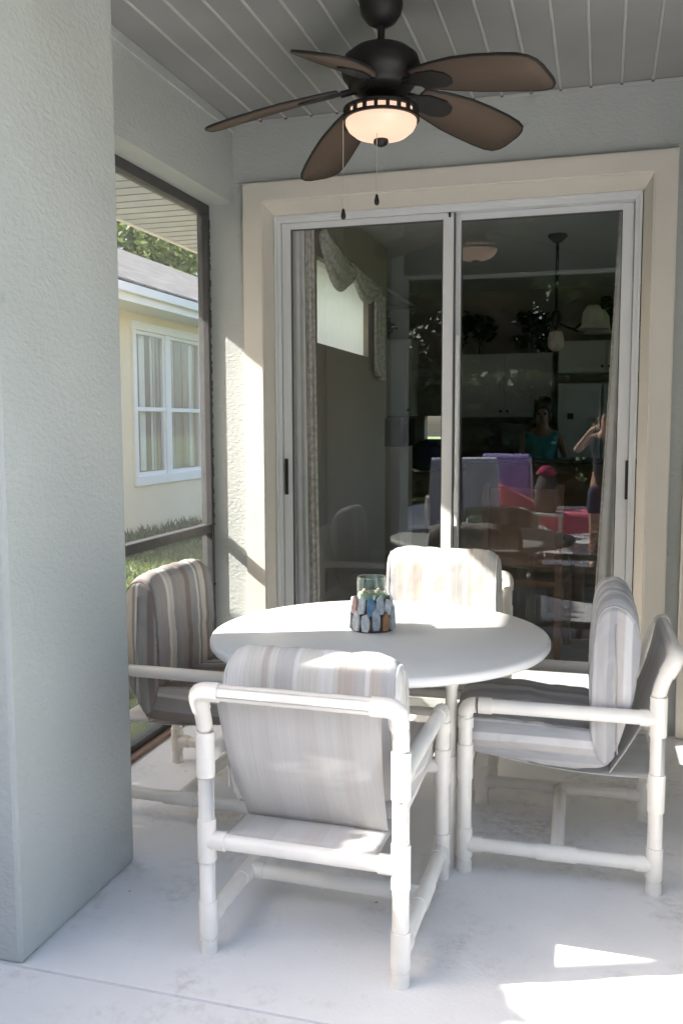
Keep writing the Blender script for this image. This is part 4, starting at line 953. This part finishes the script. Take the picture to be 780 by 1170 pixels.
wood_chair((-0.15, 6.95, FZ), R(180), 'brown wooden dining chair on the far side of the dining table')

# ------------------------------------------------------------------ people
def skin_mesh(name, joints, edges, mat, parent, root_i=0, sub=2):
    me_ = bpy.data.meshes.new(name); me_.from_pydata([j[0] for j in joints], edges, [])
    o_ = bpy.data.objects.new(name, me_); COL.objects.link(o_)
    o_.modifiers.new('skin', 'SKIN'); sb_ = o_.modifiers.new('sub', 'SUBSURF'); sb_.levels = sub; sb_.render_levels = sub
    for v_, j in zip(me_.skin_vertices[0].data, joints): v_.radius = j[1] if isinstance(j[1], tuple) else (j[1], j[1])
    me_.skin_vertices[0].data[root_i].use_root = True
    dg = bpy.context.evaluated_depsgraph_get(); nm_ = bpy.data.meshes.new_from_object(o_.evaluated_get(dg))
    bpy.data.objects.remove(o_, do_unlink=True)
    nm_.materials.append(M[mat]) if not nm_.materials else None
    nm_.materials[0] = M[mat]
    for p_ in nm_.polygons: p_.use_smooth = True
    o2 = bpy.data.objects.new(name, nm_); COL.objects.link(o2)
    if parent: o2.parent = parent
    return o2
def person(loc, rz, H, armsL, armsR, skin, top, bottom, label, hair_len):
    """faces local -Y ... arms: lists of joints (shoulder excluded) elbow, wrist, palm tip"""
    r = empty('person', loc, rz); tag(r, label, 'person')
    s_ = H / 1.65
    J = []; E = []
    def j(x, y, z, rad, par=None):
        J.append(((x * s_, y * s_, z * s_), rad if not isinstance(rad, tuple) else rad)); i = len(J) - 1
        if isinstance(rad, tuple): J[i] = (J[i][0], tuple(q_ * s_ for q_ in rad))
        else: J[i] = (J[i][0], rad * s_)
        if par is not None: E.append((par, i))
        return i
    pel = j(0, 0, 0.88, (0.145, 0.105)); wa = j(0, 0, 1.03, (0.125, 0.09), pel); chs = j(0, 0.0, 1.22, (0.145, 0.10), wa); nk0 = j(0, 0.01, 1.36, (0.085, 0.07), chs); nk = j(0, 0.0, 1.43, 0.050, nk0); hd = j(0, -0.015, 1.50, (0.062, 0.075), nk); hd2 = j(0, -0.01, 1.57, (0.072, 0.088), hd); j(0, 0.0, 1.63, (0.045, 0.055), hd2)
    for sx, arm in ((-1, armsL), (1, armsR)):
        sh = j(sx * 0.165, 0.0, 1.34, 0.052, nk0)
        el = j(*arm[0], 0.038, sh); wr = j(*arm[1], 0.024, el); pm = j(*arm[2], (0.034, 0.018), wr)
        d = (Vector(arm[2]) - Vector(arm[1])).normalized(); sd_ = d.orthogonal().normalized()
        for kf, off in enumerate((-0.026, -0.009, 0.009, 0.026)):
            b0 = Vector(arm[2]) + sd_ * off; L_ = (0.055, 0.066, 0.062, 0.05)[kf]
            k1 = b0 + d * L_ * .5; k2 = b0 + d * L_ * .9 + d.cross(sd_) * 0.018
            a1 = j(*k1, 0.009, pm); j(*k2, 0.0075, a1)
        t1 = Vector(arm[1]).lerp(Vector(arm[2]), .45) - sd_ * 0.04; a1 = j(*t1, 0.011, wr); j(*(t1 + d * .04 + d.cross(sd_) * .02), 0.009, a1)
        hp = j(sx * 0.09, 0, 0.80, 0.092, pel); kn = j(sx * 0.10, -0.015, 0.46, 0.058, hp); an = j(sx * 0.105, 0.02, 0.09, 0.040, kn); j(sx * 0.11, -0.13, 0.035, (0.042, 0.028), an)
    skin_mesh('body', J, E, skin, r)
    # clothing shells and hair
    TJ = [((0, 0, 0.84), (0.158, 0.118)), ((0, 0, 1.03), (0.138, 0.102)), ((0, 0, 1.22), (0.158, 0.112)), ((0, 0.012, 1.335), (0.12, 0.082)), ((-0.155, 0.0, 1.335), (0.062, 0.062)), ((0.155, 0, 1.335), (0.062, 0.062))]
    skin_mesh('top', [(tuple(q_ * s_ for q_ in p_), tuple(q_ * s_ for q_ in rd)) for p_, rd in TJ], [(0, 1), (1, 2), (2, 3), (3, 4), (3, 5)], top, r, 1)
    SJ = [((0, 0, 0.92), (0.155, 0.115)), ((0, 0, 0.82), (0.16, 0.12)), ((-0.095, 0, 0.74), 0.10), ((-0.10, -.008, 0.55), 0.082), ((0.095, 0, 0.74), 0.10), ((0.10, -.008, 0.55), 0.082)]
    skin_mesh('shorts', [(tuple(q_ * s_ for q_ in p_), (tuple(q_ * s_ for q_ in rd) if isinstance(rd, tuple) else rd * s_)) for p_, rd in SJ], [(0, 1), (1, 2), (2, 3), (1, 4), (4, 5)], bottom, r, 1)
    HJ = [((0, 0.0, 1.655), (0.06, 0.07)), ((0, 0.035, 1.61), (0.092, 0.085)), ((0, 0.06, 1.53), (0.098, 0.065)), ((0, 0.075, 1.53 - hair_len), (0.085, 0.045)), ((-0.075, 0.012, 1.53), (0.026, 0.05)), ((0.075, 0.012, 1.53), (0.026, 0.05))]
    skin_mesh('hair', [(tuple(q_ * s_ for q_ in p_), tuple(q_ * s_ for q_ in rd)) for p_, rd in HJ], [(0, 1), (1, 2), (2, 3), (2, 4), (2, 5)], 'hair_dark', r, 1)
    fc = MB()
    for sx in (-1, 1): fc.lathe([(0, -.011), (.008, -.008), (.012, 0), (.008, .008), (0, .011)], (sx * 0.031 * s_, -0.088 * s_, 1.555 * s_), 10)
    fc.build('eyes', 'eye_dark', r)
    fc = MB(); fc.tube([(0, -0.088 * s_, 1.56 * s_), (0, -0.105 * s_, 1.525 * s_), (0, -0.088 * s_, 1.515 * s_)], .011 * s_, 8); fc.build('nose', skin, r)
    fc = MB(); fc.tube([(-0.022 * s_, -0.086 * s_, 1.492 * s_), (0, -0.094 * s_, 1.491 * s_), (0.022 * s_, -0.086 * s_, 1.492 * s_)], .006 * s_, 8); fc.build('mouth', 'lip', r)
    fc = MB()
    for sx in (-1, 1): fc.lathe([(0, -.022), (.010, -.012), (.013, .005), (.009, .02), (0, .024)], (sx * 0.076 * s_, 0.0, 1.545 * s_), 10)
    fc.build('ears', skin, r)
    return r
# woman in the kitchen, hands together on the bar; the person taking the picture stands on the deck
person((-0.55, 8.62, FZ), 0, 1.58, [(-0.24, -0.05, 1.10), (-0.10, -0.24, 1.10), (-0.03, -0.30, 1.115)], [(0.24, -0.05, 1.10), (0.10, -0.24, 1.10), (0.03, -0.30, 1.10)], 'skin_deep', 'top_teal', 'shorts_navy', 'woman in a teal top standing behind the breakfast bar', 0.14)
ph = person((0.03, -0.30, -0.003), R(180), 1.62, [(-0.30, -0.10, 1.22), (-0.20, -0.22, 1.42), (-0.14, -0.255, 1.47)], [(0.30, -0.10, 1.22), (0.16, -0.22, 1.42), (0.10, -0.255, 1.46)], 'skin', 'top_dark', 'shorts_navy', 'person in a dark top raising both hands, reflected in the door glass', 0.2)

# ------------------------------------------------------------------ pool-deck seats and towels, seen only as reflections
def deck_chair(loc, rz, lab):
    r = empty('deck_chair', loc, rz); tag(r, lab, 'chair', 'chairs out on the pool deck')
    for sx in (-1, 1):
        x = sx * 0.30
        q = MB(); q.tube([(x, -0.30, 0), (x, -0.30, 0.40), (x, -0.42, 1.05)], 0.016, 10); q.build('rear_leg', 'pipe_white', r)
        q = MB(); q.tube([(x, 0.32, 0), (x, 0.32, 0.58), (x, 0.28, 0.62), (x, -0.345, 0.62)], 0.016, 10); q.build('front_leg', 'pipe_white', r)
    q = MB(); q.cyl((-0.30, -0.42, 1.05), (0.30, -0.42, 1.05), 0.016, 10); q.cyl((-0.30, 0.32, 0.40), (0.30, 0.32, 0.40), 0.016, 10); q.cyl((-0.30, -0.30, 0.36), (0.30, -0.30, 0.36), 0.016, 10); q.build('rails', 'pipe_white', r)
    q = MB(); q.sheet(lambda u, v: Vector(((u - .5) * .54, 0.32 - 0.62 * v, 0.418 - 0.04 * v - .03 * math.sin(PI * v))), 6, 10, .004); q.sheet(lambda u, v: Vector(((u - .5) * .54, -0.285 - 0.12 * v, 0.38 + 0.66 * v)), 6, 10, .004); q.build('sling', 'sling_cloth', r)
    return r
def drape_cloth(name, loc, rz, mat, lab, wd, drop_f, drop_b, top):
    r = empty(name, loc, rz)
    q = MB()
    def fn(u, v):
        x = (u - .5) * wd; tot = drop_f + drop_b + 0.08; s_ = v * tot
        wv = 0.02 * math.sin(u * 17 + v * 3)
        if s_ < drop_f: return Vector((x * (1 + .08 * (1 - s_ / drop_f)), -0.375 + 0.15 * (drop_f - s_) + wv * (1 - s_ / drop_f), top - (drop_f - s_)))
        if s_ < drop_f + .08:
            a_ = (s_ - drop_f) / .08 * PI; return Vector((x, -0.417 + 0.042 * math.cos(a_), top + .012 * math.sin(a_) + 0.01))
        d_ = s_ - drop_f - .08; return Vector((x * (1 + .1 * d_), -0.459 - 0.03 * d_ + wv * d_, top - d_))
    q.sheet(fn, 30, 30, .006); o_ = q.build(name, mat); bpy.data.objects.remove(r, do_unlink=True)
    o_.location = loc; o_.rotation_euler = (0, 0, rz); tag(o_, lab, 'towel'); return o_
deck_chair((-1.62, -1.35, -0.003), R(160), 'white deck chair under the big white towel, reflected in the glass'); drape_cloth('beach_towel', (-1.62, -1.35, -0.003), R(160), 'towel_white', 'big white towel hung over the back of a deck chair', 0.72, 0.62, 0.72, 1.075)
deck_chair((-1.05, -2.75, -0.003), R(-165), 'white deck chair under the purple towel, reflected in the glass'); drape_cloth('beach_towel', (-1.05, -2.75, -0.003), R(-165), 'towel_purple', 'purple patterned towel hung over a deck chair', 0.60, 0.5, 0.62, 1.075)
ln = empty('sun_lounger', (-0.38, -2.0, -0.003), R(80)); tag(ln, 'white sun lounger with a pink towel on the pool deck', 'sun lounger')
q = MB()
for sx in (-1, 1): q.tube([(sx * .30, -0.85, 0.36), (sx * .30, 0.35, 0.36), (sx * .30, 0.85, 0.72)], .018, 10)
q.cyl((-.3, -.85, .36), (.3, -.85, .36), .018, 10); q.cyl((-.3, .85, .72), (.3, .85, .72), .018, 10); q.build('frame', 'pipe_white', ln)
for sx in (-1, 1):
    for y in (-.7, .35):
        q = MB(); q.cyl((sx * .30, y, 0), (sx * .30, y, .345), .018, 10); q.build('leg', 'pipe_white', ln)
q = MB(); q.sheet(lambda u, v: Vector(((u - .5) * .54, -0.82 + 1.62 * v, 0.372 + max(0, v - .72) * 1.22)), 6, 20, .006); q.build('sling', 'sling_cloth', ln)
q = MB(); q.sheet(lambda u, v: Vector(((u - .5) * .78, -0.30 + 1.14 * v, 0.42 + max(0, v - .40) * .56 - max(0, abs(u - .5) - .40) * 2.2 + .008 * math.sin(u * 20 + v * 9))), 26, 24, .008)
o = q.build('beach_towel', 'towel_pink'); o.location = ln.location; o.rotation_euler = ln.rotation_euler; tag(o, 'bright pink towel spread over the sun lounger', 'towel')
st2 = empty('deck_stool', (-0.62, -1.55, -0.003)); tag(st2, 'small white side stool holding a fringed bag', 'stool')
q = MB(); q.box(-.2, -.2, .42, .2, .2, .45, .01); q.build('seat', 'pipe_white', st2)
for sx in (-1, 1):
    for sy in (-1, 1):
        q = MB(); q.cyl((sx * .17, sy * .17, 0), (sx * .17, sy * .17, .42), .018, 10); q.build('leg', 'pipe_white', st2)
bag = empty('beach_bag', (-0.62, -1.55, 0.45)); tag(bag, 'black and white printed beach bag with red flap', 'bag')
q = MB(); q.lathe([(0, 0), (.11, 0), (.14, .10), (.13, .30), (.08, .42), (0, .43)], seg=18); q.build('pouch', 'bag_print', bag)
q = MB(); q.lathe([(0, .432), (.09, .425), (.12, .46), (.06, .53), (0, .54)], seg=14); q.build('flap', 'bag_red', bag)

# ------------------------------------------------------------------ daylight
w = bpy.data.worlds.new('World'); sc.world = w; w.use_nodes = True
nt = w.node_tree; bgn = nt.nodes['Background']
sky = nt.nodes.new('ShaderNodeTexSky'); sky.sky_type = 'NISHITA'; sky.sun_disc = False
d = Vector((0.755, 0.291, -0.587)).normalized()
sky.sun_elevation = math.asin(-d.z); sky.sun_rotation = math.atan2(-d.x, -d.y)
sky.air_density = 1.0; sky.dust_density = 4.0; sky.ozone_density = 1.0
nt.links.new(sky.outputs['Color'], bgn.inputs['Color']); bgn.inputs['Strength'].default_value = 0.13
ld = bpy.data.lights.new('sun', 'SUN'); ld.energy = 4.3; ld.angle = R(0.55); ld.color = (1.0, 0.95, 0.87)
lo = bpy.data.objects.new('sun', ld); COL.objects.link(lo); lo.rotation_euler = d.to_track_quat('-Z', 'Y').to_euler(); lo.location = (-8, -4, 8)

# ------------------------------------------------------------------ camera
cam = bpy.data.cameras.new('camera'); co = bpy.data.objects.new('camera', cam); COL.objects.link(co)
cam.sensor_fit = 'VERTICAL'; cam.sensor_height = 24.0; cam.lens = 24.0 * 1028.9 / 1170.0; cam.clip_start = 0.02; cam.clip_end = 600
yaw, pitch, roll = R(16.167), R(5.507), R(-0.183)
fwd = Vector((-math.sin(yaw) * math.cos(pitch), math.cos(yaw) * math.cos(pitch), -math.sin(pitch)))
rt = Vector((math.cos(yaw), math.sin(yaw), 0)); up = rt.cross(fwd)
r2 = rt * math.cos(roll) + up * math.sin(roll); u2 = up * math.cos(roll) - rt * math.sin(roll)
co.matrix_world = Matrix(((r2.x, u2.x, -fwd.x, 0), (r2.y, u2.y, -fwd.y, 0), (r2.z, u2.z, -fwd.z, 1.46), (0, 0, 0, 1)))
sc.camera = co
sc.view_settings.view_transform = 'Standard'; sc.view_settings.look = 'None'; sc.view_settings.gamma = 1.0; sc.view_settings.exposure = 2.3
sc.render.engine = 'CYCLES'
sc.cycles.use_denoising = True
sc.cycles.max_bounces = 10; sc.cycles.diffuse_bounces = 5; sc.cycles.glossy_bounces = 4; sc.cycles.transparent_max_bounces = 16; sc.cycles.transmission_bounces = 6
sc.cycles.sample_clamp_indirect = 8.0; sc.cycles.caustics_reflective = False; sc.cycles.caustics_refractive = False
